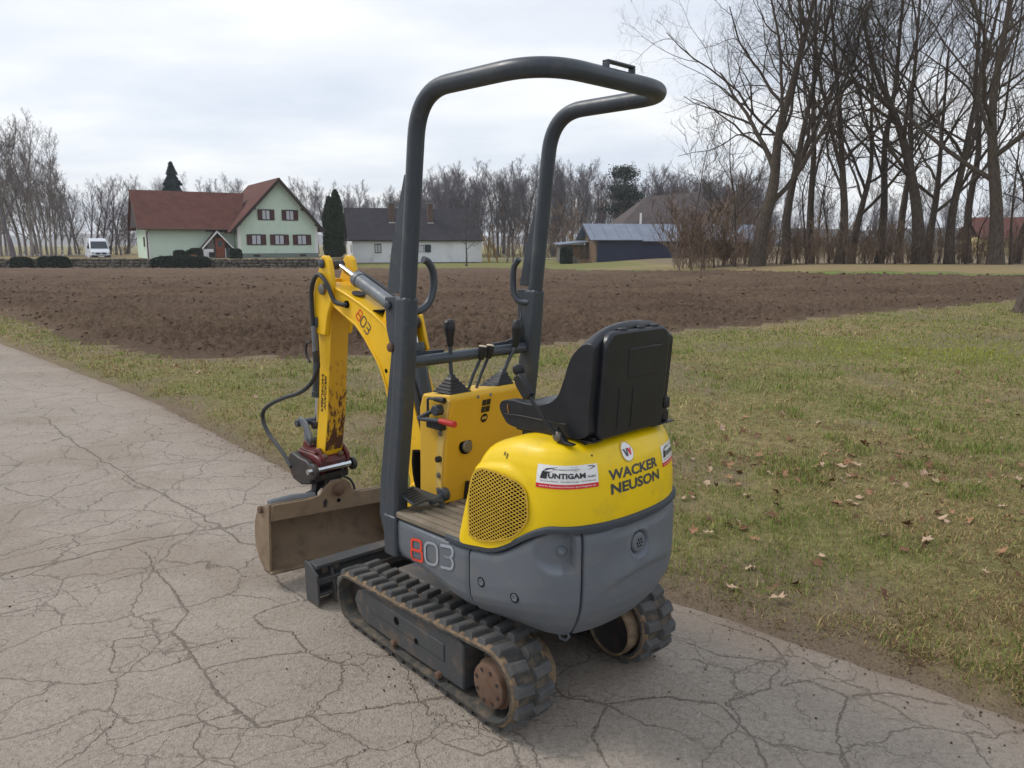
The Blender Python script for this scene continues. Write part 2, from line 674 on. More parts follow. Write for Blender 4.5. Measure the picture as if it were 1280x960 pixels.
# ---- road
def road_mat():
    m, t, b = nt('old_asphalt')
    vec = coords(t)
    dt = attr(t, 'dirt')
    n0 = noise(t, vec, .8, 5, .6)
    n1 = noise(t, vec, 5, 6, .65)
    n2 = noise(t, vec, 160, 3, .7)
    v = t.nodes.new('ShaderNodeTexVoronoi')
    v.inputs['Scale'].default_value = 130
    t.links.new(vec, v.inputs['Vector'])
    # main cracks: signed distance carried by the mesh; map cracking: warped cell edges
    wob = noise(t, vec, 26, 6, .75)
    sd = math_n(t, 'ADD', attr(t, 'sd'), math_n(t, 'MULTIPLY', math_n(t, 'SUBTRACT', wob, .5), .045))
    wv_ = math_n(t, 'MULTIPLY', attr(t, 'sw'), ramp(t, n1, .3, .75, .35, 1.25))
    main = ramp(t, math_n(t, 'DIVIDE', math_n(t, 'ABSOLUTE', sd, 0.0), wv_), .35, 1.15, 1, 0)
    nz = t.nodes.new('ShaderNodeTexNoise')
    nz.inputs['Scale'].default_value = 3.2
    nz.inputs['Detail'].default_value = 6
    nz.inputs['Roughness'].default_value = .60
    t.links.new(vec, nz.inputs['Vector'])
    va = t.nodes.new('ShaderNodeVectorMath')
    va.operation = 'MULTIPLY_ADD'
    t.links.new(nz.outputs['Color'], va.inputs[0])
    va.inputs[1].default_value = (.30, .30, 0)
    t.links.new(vec, va.inputs[2])
    zone = attr(t, 'zone')
    tot = main
    for sc_, w_, am, th in ((2.4, .014, .9, .30), (5.2, .017, .75, .42), (10.5, .022, .4, .52)):
        ve = t.nodes.new('ShaderNodeTexVoronoi')
        ve.voronoi_dimensions = '2D'
        ve.feature = 'DISTANCE_TO_EDGE'
        ve.inputs['Scale'].default_value = sc_
        t.links.new(va.outputs[0], ve.inputs['Vector'])
        msk = ramp(t, noise(t, vec, sc_ * .55, 3, .6), th, th + .14)
        ce = math_n(t, 'MULTIPLY', math_n(t, 'MULTIPLY', ramp(t, ve.outputs['Distance'], w_ * .25, w_, am, 0), msk), zone)
        tot = math_n(t, 'MAXIMUM', tot, ce)
    c = mixc(t, ramp(t, n0, .3, .7), rgb(152, 142, 130), rgb(168, 157, 144))
    c = mixc(t, ramp(t, n1, .4, .75, 0, .5), c, rgb(136, 126, 114))
    c = mixc(t, ramp(t, v.outputs['Distance'], .05, .5, .55, 0), c, rgb(178, 172, 164))
    c = mixc(t, ramp(t, n2, .56, .72, 0, .7), c, rgb(106, 99, 92))
    n5 = noise(t, vec, 48, 5, .8)
    c = mixc(t, ramp(t, n5, .36, .50, .55, 0), c, rgb(112, 104, 96))
    c = mixc(t, ramp(t, n5, .56, .70, 0, .6), c, rgb(186, 178, 168))
    c = mixc(t, dt, c, mixc(t, ramp(t, n1, .3, .7), rgb(116, 100, 86), rgb(140, 122, 104)))
    c = mixc(t, math_n(t, 'MULTIPLY', tot, .55), c, rgb(86, 76, 65))
    t.links.new(c, b.inputs['Base Color'])
    b.inputs['Roughness'].default_value = .9
    b.inputs['Specular IOR Level'].default_value = .25
    h = math_n(t, 'ADD', math_n(t, 'MULTIPLY', v.outputs['Distance'], -.5), n2)
    h = math_n(t, 'SUBTRACT', h, math_n(t, 'MULTIPLY', tot, 1.6))
    h = math_n(t, 'ADD', h, math_n(t, 'MULTIPLY', n5, 1.2))
    bump(t, b, h, .7, .008)
    return m


us = np.concatenate([np.arange(-6.0, -2.2, .06), np.arange(-2.2, 5.6, .025), np.arange(5.6, 12, .05), np.arange(12, 60, .6)])
wv = np.concatenate([np.linspace(0, 4.1, 170), np.linspace(4.25, 5.6, 10)])     # metres in from the edge
UU, WW = np.meshgrid(us, wv, indexing='ij')
VV = road_edge(UU) - WW
RX = UU * RD[0] + VV * RN[0]
RY = UU * RD[1] + VV * RN[1]


def seg_dist(px, py, pts, best, sgn):
    for (x0, y0), (x1, y1) in zip(pts[:-1], pts[1:]):
        m = (px > min(x0, x1) - .15) & (px < max(x0, x1) + .15) & (py > min(y0, y1) - .15) & (py < max(y0, y1) + .15)
        if not m.any():
            continue
        ax, ay = px[m] - x0, py[m] - y0
        dx, dy = x1 - x0, y1 - y0
        t = np.clip((ax * dx + ay * dy) / (dx * dx + dy * dy + 1e-9), 0, 1)
        d = np.hypot(ax - t * dx, ay - t * dy)
        s = np.where(ax * dy - ay * dx >= 0, 1.0, -1.0)
        k = d < best[m]
        bm, sm = best[m], sgn[m]
        bm[k], sm[k] = d[k], s[k]
        best[m], sgn[m] = bm, sm


def jag(pts, amp, step=.05):
    r = np.random.default_rng(int(abs(pts[0][0]) * 1000) + len(pts))
    out = [pts[0]]
    for a, b in zip(pts[:-1], pts[1:]):
        L = math.hypot(b[0] - a[0], b[1] - a[1])
        n = max(1, int(L / step))
        for k in range(1, n + 1):
            t = k / n
            j = amp if k < n else 0
            out.append((a[0] + (b[0] - a[0]) * t + r.normal(0, j), a[1] + (b[1] - a[1]) * t + r.normal(0, j)))
    return out


CRACKS = [([(-2.508, 3.533), (-2.358, 3.676), (-2.197, 3.831), (-1.983, 4.009), (-1.772, 4.141), (-1.461, 4.308), (-1.165, 4.446)], 0.013), ([(-4.384, 7.022), (-3.795, 6.321), (-3.191, 5.697), (-2.768, 5.277), (-2.521, 4.998), (-1.996, 4.518), (-1.568, 4.08), (-1.31, 3.831), (-1.077, 3.676)], 0.009), ([(-2.768, 5.277), (-2.602, 5.479), (-2.288, 5.743), (-1.977, 5.932)], 0.004), ([(-1.943, 3.831), (-1.765, 3.579), (-1.607, 3.399), (-1.432, 3.158), (-1.425, 2.981), (-1.263, 2.79), (-1.17, 2.675), (-1.075, 2.542), (-0.945, 2.421), (-0.847, 2.332)], 0.007), ([(-1.425, 2.981), (-1.527, 2.947), (-1.643, 2.914), (-1.535, 2.675), (-1.373, 2.686), (-1.258, 2.778)], 0.005), ([(-1.181, 2.703), (-1.063, 2.76), (-0.935, 2.802), (-0.813, 2.82), (-0.651, 2.731)], 0.007), ([(-0.813, 2.82), (-0.922, 2.981), (-1.05, 3.015), (-1.137, 3.121), (-1.059, 3.212), (-0.877, 3.275)], 0.006), ([(-0.847, 2.332), (-0.717, 2.398), (-0.556, 2.421), (-0.397, 2.478)], 0.005), ([(-1.31, 3.831), (-1.11, 3.443), (-0.932, 3.275)], 0.006), ([(-2.045, 4.243), (-2.304, 4.033), (-2.482, 3.885), (-2.635, 3.726)], 0.004), ([(-0.396, 2.468), (-0.23, 2.517), (0.0, 2.248), (0.025, 2.131)], 0.006), ([(0.173, 2.517), (0.339, 2.468), (0.547, 2.517), (0.735, 2.468), (0.938, 2.568), (1.104, 2.62)], 0.007), ([(0.735, 2.468), (0.793, 2.289), (0.795, 2.131)], 0.007), ([(0.938, 2.568), (1.069, 2.731), (1.051, 2.914), (0.89, 3.049)], 0.006), ([(1.104, 2.62), (1.209, 2.517), (1.365, 2.542), (1.527, 2.468)], 0.006), ([(1.209, 2.517), (1.071, 2.289), (1.043, 2.131)], 0.006), ([(0.69, 2.914), (0.821, 2.79), (1.069, 2.731)], 0.006), ([(-0.208, 2.248), (-0.102, 2.188), (0.0, 2.248)], 0.005), ([(0.339, 2.468), (0.264, 2.289), (0.298, 2.131)], 0.006), ([(-2.288, 3.196), (-2.144, 3.315), (-2.024, 3.399), (-1.825, 3.579), (-1.626, 3.676)], 0.004), ([(-1.262, 4.446), (-1.008, 4.179), (-0.845, 3.831)], 0.004), ([(-0.945, 2.421), (-1.039, 2.376), (-1.173, 2.31), (-1.265, 2.227)], 0.004)]
zone = smooth((fbm(RX * .7, RY * .7, 3, 71) - .22) / .15) * (1 - .65 * smooth((WW - 2.2) / 1.4))
best = np.full(RX.shape, .2)
sgn = np.ones(RX.shape)
wid = np.full(RX.shape, .004)
for pts, w in CRACKS:
    b0 = best.copy()
    seg_dist(RX, RY, jag(pts, .012, .09), best, sgn)
    wid = np.where(best < b0, w, wid)
sd = best * sgn
rdirt = np.clip(1.15 * np.exp(-WW / .22) * (.4 + fbm(RX * 4, RY * 4, 3, 77)) - .08, 0, 1)
rdirt = np.maximum(rdirt, .28 * smooth((fbm(RX * 1.6, RY * 1.6, 5, 78) - .56) / .15))
RZ = terrain(RX, RY) + .006 * (fbm(RX * .8, RY * .8, 3, 99) - .5) - .05 * smooth((.10 - WW) / .10)
ny, nx = UU.shape
idx = np.arange(ny * nx).reshape(ny, nx)
F = np.stack([idx[:-1, :-1], idx[1:, :-1], idx[1:, 1:], idx[:-1, 1:]], -1).reshape(-1, 4)
F = F[:, ::-1]
M['road'] = road_mat()
road = link('road', np_mesh('road', np.stack([RX, RY, RZ], -1).reshape(-1, 3), F, [M['road']], True, {'sd': sd.ravel(), 'sw': wid.ravel(), 'zone': zone.ravel(), 'dirt': rdirt.ravel()}))
tag(road, 'cracked pale grey asphalt farm road with dirty ragged edge', kind='structure')


# ---- ploughed field
def soil_mat():
    m, t, b = nt('ploughed_soil')
    vec = coords(t)
    hh = attr(t, 'tone')
    n1 = noise(t, vec, .35, 5, .6)
    n2 = noise(t, vec, 13, 7, .75)
    n3 = noise(t, vec, 45, 5, .7)
    c = mixc(t, ramp(t, n1, .3, .7), rgb(84, 68, 57), rgb(110, 92, 78))
    c = mixc(t, ramp(t, n2, .42, .75, 0, .8), c, rgb(136, 115, 95))
    c = mixc(t, ramp(t, n3, .6, .8, 0, .5), c, rgb(160, 138, 112))
    c = mixc(t, hh, c, rgb(132, 112, 90))
    t.links.new(c, b.inputs['Base Color'])
    b.inputs['Roughness'].default_value = .96
    b.inputs['Specular IOR Level'].default_value = .1
    bump(t, b, math_n(t, 'ADD', math_n(t, 'MULTIPLY', n2, .6), math_n(t, 'MULTIPLY', n3, .4)), 1.0, .11)
    return m


M['soil'] = soil_mat()
ty = 9.8 * (7.75) ** (np.linspace(0, 1, 450))
tt = np.linspace(-1.12, .98, 720)
TT, TY = np.meshgrid(tt, ty)
PX, PY = TT * TY, TY
fi = field_in(PX, PY)
lod = np.clip(12 / np.maximum(TY, 12), .12, 1)
hgt = .13 * (fbm(PX * 1.1, PY * 1.7, 3, 101) - .5) + .07 * np.abs(fbm(PX * 3.4, PY * 4.5, 3, 102) - .5) * 1.6 + .20 * np.abs(fbm(PX * 7.5, PY * 9, 3, 106) - .5) * 1.4 + .20 * (fbm(PX * 15, PY * 17, 3, 103) - .5) * lod ** .35 + .09 * (np.abs(fbm(PX * 26, PY * 26, 2, 104) - .5)) * lod
rows = .012 * np.sin((PX * .25 + PY) * 2 * math.pi / .9) * (1 - lod * .5)
PZ = terrain(PX, PY) + (hgt + rows + .03) * smooth(fi / .7) - .04 * (1 - smooth((fi + .2) / .3))
tone = .3 * smooth((fbm(PX * .25, PY * .9, 4, 105) - .5) / .2)
ny, nx = PX.shape
idx = np.arange(ny * nx).reshape(ny, nx)
F = np.stack([idx[:-1, :-1], idx[:-1, 1:], idx[1:, 1:], idx[1:, :-1]], -1).reshape(-1, 4)
keep = (fi.ravel()[F] > -.15).any(1)
F = F[keep]
uq, inv = np.unique(F, return_inverse=True)
V = np.stack([PX, PY, PZ], -1).reshape(-1, 3)[uq]
field = link('ploughed_field', np_mesh('ploughed_field', V, inv.reshape(-1, 4), [M['soil']], True, {'tone': tone.ravel()[uq]}))
tag(field, 'freshly ploughed brown field of rough clods beyond the grass verge', kind='structure')

# clods and straw lying on the field
ico_v = np.array([(1, 0, 0), (-1, 0, 0), (0, 1, 0), (0, -1, 0), (0, 0, 1), (0, 0, -1)], float)
ico_f = np.array([(0, 2, 4), (2, 1, 4), (1, 3, 4), (3, 0, 4), (2, 0, 5), (1, 2, 5), (3, 1, 5), (0, 3, 5)])


def field_points(n, y0, y1):
    t = rng.uniform(-1.0, .95, n)
    y = y0 * (y1 / y0) ** rng.uniform(0, 1, n)
    x = t * y
    k = field_in(x, y) > .05
    return x[k], y[k]


cx, cy = field_points(16000, 10.2, 42)
n = len(cx)
sz = (.008 + .030 * rng.random(n) ** 3) * np.clip(cy / 14, .9, 2.2)
rot = rng.uniform(0, 6.28, n)
jit = 1 + .45 * (rng.random((n, 6)) - .5)
v = ico_v[None] * jit[:, :, None] * sz[:, None, None]
v[:, :, 2] *= .7
v[:, :, 0] *= 1.25
ca, sa = np.cos(rot)[:, None], np.sin(rot)[:, None]
vx = v[:, :, 0] * ca - v[:, :, 1] * sa + cx[:, None]
vy = v[:, :, 0] * sa + v[:, :, 1] * ca + cy[:, None]
hh = .13 * (fbm(cx * 1.1, cy * 1.7, 3, 101) - .5) + .07 * np.abs(fbm(cx * 3.4, cy * 4.5, 3, 102) - .5) * 1.6 + .20 * np.abs(fbm(cx * 7.5, cy * 9, 3, 106) - .5) * 1.4 + .03
vz = v[:, :, 2] + (terrain(cx, cy) + hh + sz * .25)[:, None]
F = (ico_f[None] + (np.arange(n) * 6)[:, None, None]).reshape(-1, 3)
tn = np.repeat(.8 * rng.random(n) ** 2, 6)
cl = link('soil_clods', np_mesh('soil_clods', np.stack([vx, vy, vz], -1).reshape(-1, 3), F, [M['soil']], False, {'tone': tn}))
tag(cl, 'loose brown clods strewn over the ploughed field', 'soil', kind='stuff')

# ---- grass


def col_mat(name, rough=.8, trans=.35, spec=.2):
    m, t, b = nt(name)
    c = attr(t, 'tint', 'Color')
    t.links.new(c, b.inputs['Base Color'])
    b.inputs['Roughness'].default_value = rough
    b.inputs['Specular IOR Level'].default_value = spec
    if trans:
        tr = t.nodes.new('ShaderNodeBsdfTranslucent')
        t.links.new(c, tr.inputs['Color'])
        ms = t.nodes.new('ShaderNodeMixShader')
        ms.inputs[0].default_value = trans
        t.links.new(b.outputs[0], ms.inputs[1])
        t.links.new(tr.outputs[0], ms.inputs[2])
        t.links.new(ms.outputs[0], t.nodes['Material Output'].inputs['Surface'])
    return m


M['grass'] = col_mat('grass_blades')


def lin(*c):
    return np.array(rgb(*c)[:3])


def grass_cloud(name, n, y0, y1, t0, t1, label):
    d = y0 * (y1 / y0) ** (rng.uniform(0, 1, n) ** 1.25)
    tq = rng.uniform(t0, t1, n)
    x, y = tq * d, d
    ro = road_off(x, y)
    fi = field_in(x, y)
    bare = smooth((fbm(x * .9, y * .9, 4, 33) - .54) / .12)
    dens = smooth((ro + .02) / .18) * (1 - smooth((fi + .35) / .5)) * (1 - .45 * bare) * (.45 + .75 * smooth((fbm(x * 5, y * 5, 3, 35) - .35) / .3))
    k = rng.random(n) < dens
    x, y, ro, d = x[k], y[k], ro[k], d[k]
    n = len(x)
    g = fbm(x * .8, y * .8, 4, 21) * .75 + .25 * fbm(x * 3.5, y * 3.5, 3, 25)
    tuft = smooth((fbm(x * 2.6, y * 2.6, 2, 29) - .70) / .1)
    moss = np.exp(-(((x - 7.2) / 3.0) ** 2 + ((y - 11.5) / 1.3) ** 2))
    pg = smooth((g + .45 * moss - .40) / .22)
    isg = rng.random(n) < (.12 + .62 * pg) * (1 - .35 * smooth((.5 - ro) / .4))
    mix = rng.random(n)[:, None]
    gcol = lin(80, 94, 44) * (1 - mix) + lin(130, 136, 76) * mix
    gcol = gcol * (1 - .8 * moss[:, None]) + .8 * moss[:, None] * lin(136, 138, 58)
    mix2 = rng.random(n)[:, None]
    dcol = lin(110, 94, 62) * (1 - mix2) + lin(166, 148, 106) * mix2
    brown = (rng.random(n) < .15 + .45 * smooth((fbm(x * 1.3 + 7, y * 1.3, 3, 37) - .5) / .12))[:, None]
    dcol = np.where(brown, lin(104, 82, 62), dcol)
    tint = np.where((isg | ((tuft > .5) & (rng.random(n) < .75)))[:, None], gcol, dcol)
    tint = tint * (1.05 + .75 * rng.random(n)[:, None])
    sc = np.clip(d / 4.5, .8, 3.2)
    L = (.014 + .034 * rng.random(n) ** 1.6 + .018 * tuft + .04 * (rng.random(n) < .03)) * (.8 + .2 * sc) * np.where(isg, 1.0, .95)
    w = (.0016 + .0016 * rng.random(n)) * sc
    az = rng.uniform(0, 6.283, n)
    lean = np.where(isg, rng.uniform(.15, 1.15, n), rng.uniform(.7, 1.5, n)) * (1 - .5 * tuft)
    dx, dy = np.cos(az), np.sin(az)
    z0 = terrain(x, y) + .035 * (fbm(x * 1.5, y * 1.5, 4, 3) - .5) + (-.05 + .06 * smooth(ro / .16)) - .004
    v = np.zeros((n, 5, 3))
    hx, hy = np.sin(lean) * L, np.cos(lean) * L
    v[:, 0] = np.stack([x - dy * w, y + dx * w, z0], -1)
    v[:, 1] = np.stack([x + dy * w, y - dx * w, z0], -1)
    mx, my, mz = x + dx * hx * .45, y + dy * hx * .45, z0 + hy * .62 + .004
    v[:, 2] = np.stack([mx + dy * w * .8, my - dx * w * .8, mz], -1)
    v[:, 3] = np.stack([mx - dy * w * .8, my + dx * w * .8, mz], -1)
    v[:, 4] = np.stack([x + dx * hx * 1.05, y + dy * hx * 1.05, z0 + hy + .004], -1)
    base = (np.arange(n) * 5)[:, None]
    F = np.concatenate([base + np.array([[0, 1, 2]]), base + np.array([[0, 2, 3]]), base + np.array([[3, 2, 4]])], 0)
    o = link(name, np_mesh(name, v.reshape(-1, 3), F, [M['grass']], False, {'tint': np.repeat(tint, 5, 0)}))
    tag(o, label, 'grass', kind='stuff')
    return o


grass_cloud('grass', 560000, 2.3, 24, -1.0, .92, 'short dull winter grass of the verge between road and field')

# ---- fallen leaves, one object each
M['leaf'] = pm('dead_leaf', rgb(150, 114, 86), .75, var=.3, vs=9, spec=.2)
M['leaf_pale'] = pm('pale_dead_leaf', rgb(176, 150, 126), .75, var=.2, vs=9, spec=.2)
M['leaf_dark'] = pm('brown_dead_leaf', rgb(112, 82, 62), .75, var=.3, vs=9, spec=.2)


def leaf_mesh(seed, mat):
    r = random.Random(seed)
    n = 11
    out = []
    for i in range(n):
        a = 2 * math.pi * i / n
        rad = (.55 + .45 * (i % 2)) * (1 if i else 1.35) * r.uniform(.8, 1.15)
        out.append((rad * math.cos(a), .72 * rad * math.sin(a)))
    curl, curl2 = r.uniform(.15, .5), r.uniform(-.25, .35)

    def zf(x, y):
        return curl * y * y + curl2 * x * x + .12 * math.sin(5 * x + 3 * y)
    v = [(0, 0, 0.02)] + [(.5 * x, .5 * y, zf(.5 * x, .5 * y)) for x, y in out] + [(x, y, zf(x, y)) for x, y in out]
    f = []
    for i in range(n):
        j = (i + 1) % n
        f += [(0, 1 + i, 1 + j), (1 + i, 1 + n + i, 1 + n + j, 1 + j)]
    g = G()
    g.add((v, f))
    return g.mesh('fallen_leaf', mat, 60)


leaf_meshes = [leaf_mesh(i, M[('leaf', 'leaf_pale', 'leaf_dark')[i % 3]]) for i in range(9)]
nl = 0
while nl < 295:
    if nl < 165:
        x, y = random.gauss(2.3, 1.1), random.gauss(4.8, .9)
    else:
        d = 3.2 * (12 / 3.2) ** random.random()
        x, y = d * random.uniform(-.45, .75), d
    ro1 = float(road_off(np.array([x]), np.array([y]))[0])
    if ro1 < .12 or float(field_in(np.array([x]), np.array([y]))[0]) > -.3 or x / y > .74 or y < 2.6:
        continue
    o = link('fallen_leaf', leaf_meshes[random.randrange(9)])
    z = tz(x, y) + .035 * (float(fbm(np.array([x * 1.5]), np.array([y * 1.5]), 4, 3)[0]) - .5) + .01
    o.location = (x, y, z + random.uniform(.012, .03))
    s = random.uniform(.022, .050)
    o.scale = (s, s, s)
    o.rotation_euler = (random.gauss(0, .4), random.gauss(0, .4), random.uniform(0, 6.28))
    tag(o, 'dry curled brown leaf lying in the short grass', 'leaf', 'fallen leaves on the verge')
    nl += 1

# ---- small stones and soil crumbs on the asphalt, mostly along its edge
n = 2000
u_ = rng.uniform(-1.6, 7.5, n)
wq = np.where(rng.random(n) < .72, np.abs(rng.normal(0, .16, n)), rng.uniform(0, 3.6, n))
vq = road_edge(u_) - wq + .03
gxq, gyq = u_ * RD[0] + vq * RN[0], u_ * RD[1] + vq * RN[1]
k = np.hypot(gxq, gyq) < 9
extra = rng.normal(0, 1, (260, 2)) * np.array([.22, .34])
ang_ = R(41)
ex_ = np.concatenate([-.07 - .32 * math.cos(ang_) + extra[:130, 0] * math.cos(ang_) - extra[:130, 1] * math.sin(ang_), -.07 + .32 * math.cos(ang_) + extra[130:, 0] * math.cos(ang_) - extra[130:, 1] * math.sin(ang_)])
ey_ = np.concatenate([2.93 - .32 * math.sin(ang_) + extra[:130, 0] * math.sin(ang_) + extra[:130, 1] * math.cos(ang_), 2.93 + .32 * math.sin(ang_) + extra[130:, 0] * math.sin(ang_) + extra[130:, 1] * math.cos(ang_)])
gxq, gyq = np.concatenate([gxq[k], ex_]), np.concatenate([gyq[k], ey_])
n = len(gxq)
sz = .0018 + .0042 * rng.random(n) ** 3
v = ico_v[None] * (1 + .5 * (rng.random((n, 6)) - .5))[:, :, None] * sz[:, None, None]
v = v + np.stack([gxq, gyq, terrain(gxq, gyq) + sz * .4], -1)[:, None, :]
F = (ico_f[None] + (np.arange(n) * 6)[:, None, None]).reshape(-1, 3)
cl = link('gravel', np_mesh('gravel', v.reshape(-1, 3), F, [M['soil']], False, {'tone': np.repeat(.5 + .5 * rng.random(n), 6)}))
tag(cl, 'loose grit and soil crumbs scattered on the asphalt road', 'gravel', kind='stuff')

# ------------------------------------------------------------------ the mini excavator
EX = empty('mini_excavator', (-0.106, 2.89, 0), R(44.4))
tag(EX, 'small yellow and grey tracked mini excavator with open roll bar on the road', 'excavator')


def both(fn):
    for s in (-1, 1):
        fn(s)


def text_poly(body, size, bold=0.0, shear=0.0, sx=1.0):
    cu = bpy.data.curves.new('lettering', 'FONT')
    cu.body = body
    cu.size = size
    cu.offset = bold
    cu.shear = shear
    cu.resolution_u = 3
    cu.align_x = 'LEFT'
    ob = bpy.data.objects.new('lettering', cu)
    COL.objects.link(ob)
    bpy.context.view_layer.update()
    me = bpy.data.meshes.new_from_object(ob)
    v = [(p.co.x * sx, p.co.y) for p in me.vertices]
    f = [tuple(p.vertices) for p in me.polygons]
    bpy.data.objects.remove(ob)
    bpy.data.curves.remove(cu)
    bpy.data.meshes.remove(me)
    return v, f


def rect2(u0, u1, v0, v1, nu=8, nv=2):
    v = [(u0 + (u1 - u0) * i / nu, v0 + (v1 - v0) * j / nv) for j in range(nv + 1) for i in range(nu + 1)]
    f = [(j * (nu + 1) + i, j * (nu + 1) + i + 1, (j + 1) * (nu + 1) + i + 1, (j + 1) * (nu + 1) + i) for j in range(nv) for i in range(nu)]
    return v, f


def fit_w(vf, u0, width, v0):
    """scale a 2-D shape to a width, place its lower left corner"""
    v, f = vf
    a = np.array(v)
    s = width / (a[:, 0].max() - a[:, 0].min())
    return [((p[0] - a[:, 0].min()) * s + u0, (p[1] - a[:, 1].min()) * s + v0) for p in v], f


def fit_wh(vf, u0, u1, v0, v1):
    v, f = vf
    a = np.array(v)
    su = (u1 - u0) / (a[:, 0].max() - a[:, 0].min())
    sv = (v1 - v0) / (a[:, 1].max() - a[:, 1].min())
    return [((p[0] - a[:, 0].min()) * su + u0, (p[1] - a[:, 1].min()) * sv + v0) for p in v], f


def stroke(pts, w, closed=False):
    """flat ribbon along a 2-D polyline"""
    P = np.array(pts, float)
    n = len(P)
    v = []
    for i in range(n):
        a = P[(i - 1) % n] if closed or i > 0 else P[i]
        b = P[(i + 1) % n] if closed or i < n - 1 else P[i]
        d = b - a
        d /= np.linalg.norm(d) + 1e-9
        nn = np.array([-d[1], d[0]])
        v += [tuple(P[i] + nn * w / 2), tuple(P[i] - nn * w / 2)]
    f = []
    for i in range(n if closed else n - 1):
        j = (i + 1) % n
        f.append((2 * i, 2 * i + 1, 2 * j + 1, 2 * j))
    return v, f


def rrect_pts(x0, x1, y0, y1, r, n=5):
    out = []
    for cx, cy, a0 in ((x1 - r, y1 - r, 0), (x0 + r, y1 - r, 90), (x0 + r, y0 + r, 180), (x1 - r, y0 + r, 270)):
        for k in range(n + 1):
            a = R(a0 + 90 * k / n)
            out.append((cx + r * math.cos(a), cy + r * math.sin(a)))
    return out


def model_number(h):
    """the digits 8 0 3 as rounded strokes, unit height h; returns list of (shape, material index)"""
    w = h * .80
    s = h * .13
    out = []
    out.append((stroke(rrect_pts(0.07 * h, w - .05 * h, .5 * h, h, .14 * h), s, True), 0))
    out.append((stroke(rrect_pts(0, w, 0, .5 * h, .14 * h), s, True), 0))
    o = w * 1.28
    out.append((stroke(rrect_pts(o, o + w * 1.05, 0, h, .3 * h), s, True), 1))
    o = w * 2.6
    top = [(o, h)] + [(o + w - .2 * h + .2 * h * math.cos(R(a)), .77 * h + .23 * h * math.sin(R(a))) for a in range(90, -91, -30)] + [(o + .25 * w, .53 * h)]
    bot = [(o + .25 * w, .53 * h)] + [(o + w - .2 * h + .2 * h * math.cos(R(a)), .265 * h + .265 * h * math.sin(R(a))) for a in range(90, -91, -30)] + [(o, 0)]
    out.append((stroke(top, s), 1))
    out.append((stroke(bot, s), 1))
    return out


def flat_plate(shape, fn, flip=False):
    v, f = shape
    v3 = [fn(p[0], p[1]) for p in v]
    f3 = [list(q)[::-1] if flip else list(q) for q in f]
    return v3, f3


_before = set(EX.children)
# ---- tracks
CR, RR = (-.448, .160), .160      # sprocket end, outer radius over the lugs
CF, RF = (.468, .130), .130        # idler end


def loop_pts(off, step=.018):
    r1, r2 = RR - off, RF - off
    pts = []
    L = CF[0] - CR[0]
    n = int(L / step)
    for i in range(n):
        pts.append((CF[0] - L * i / n, off))
    n = int(math.pi * r1 / step)
    for i in range(n):
        a = R(270) - math.pi * i / n
        pts.append((CR[0] + r1 * math.cos(a), CR[1] + r1 * math.sin(a)))
    n = int(L / step)
    for i in range(n):
        t = i / n
        pts.append((CR[0] + L * t, (CR[1] + r1) * (1 - t) + (CF[1] + r2) * t - .006 * math.sin(math.pi * t)))
    n = int(math.pi * r2 / step)
    for i in range(n):
        a = R(90) - math.pi * i / n
        pts.append((CF[0] + r2 * math.cos(a), CF[1] + r2 * math.sin(a)))
    return pts


def belt_mesh():
    po = np.array(loop_pts(.020))
    n = len(po)
    tg = np.roll(po, -1, 0) - np.roll(po, 1, 0)
    tg /= np.linalg.norm(tg, axis=1)[:, None]
    nr = np.c_[tg[:, 1], -tg[:, 0]]
    cen = np.array([0, .15])
    if np.mean(((po - cen) * nr).sum(1)) < 0:
        nr = -nr
    hw = .088
    sec = [(-hw, -.010), (-hw + .010, 0), (-hw + .02, .002), (0, 0), (hw - .02, .002), (hw - .010, 0), (hw, -.010), (hw, -.020), (hw - .015, -.026), (0, -.026), (-hw + .015, -.026), (-hw, -.020)]
    r = np.random.default_rng(3)
    g = G()
    v = []
    for i in range(n):
        for sx, so in sec:
            q = po[i] + nr[i] * (so + (r.normal(0, .0012) if so > -.02 else 0))
            v.append((sx, q[0], q[1]))
    k = len(sec)
    f, mi = [], []
    for i in range(n):
        j = (i + 1) % n
        for c in range(k):
            d = (c + 1) % k
            f.append((i * k + c, j * k + c, j * k + d, i * k + d))
            mi.append(1 if c in (0, 1, 4, 5) else 0)
    g.v, g.f, g.m = v, [list(q)[::-1] for q in f], mi
    return g, po, nr


def lug_mesh(sk):
    a, b, h = .0385, .0245, .0185
    lo = [(-a, -b + sk * .006), (a, -b - sk * .006), (a, b - sk * .006), (-a, b + sk * .006)]
    v = [(x, y, -.004) for x, y in lo] + [(x * .9, y * .70, h * .8) for x, y in lo] + [(x * .82, y * .5, h) for x, y in lo]
    f = [(3, 2, 1, 0), (8, 9, 10, 11)] + [(i, (i + 1) % 4, 4 + (i + 1) % 4, 4 + i) for i in range(4)] + [(4 + i, 4 + (i + 1) % 4, 8 + (i + 1) % 4, 8 + i) for i in range(4)]
    g = G()
    g.add((v, f))
    return g.mesh('tread_lug', M['lug'], 20)


LUG = {-1: lug_mesh(1), 1: lug_mesh(-1)}
bg, PO, NR = belt_mesh()
belt_me = bg.mesh('rubber_track', [M['rubber'], M['mud']], 50)
SEG = np.linalg.norm(np.roll(PO, -1, 0) - PO, axis=1)
CUM = np.r_[0, np.cumsum(SEG)]
NLUG = 36


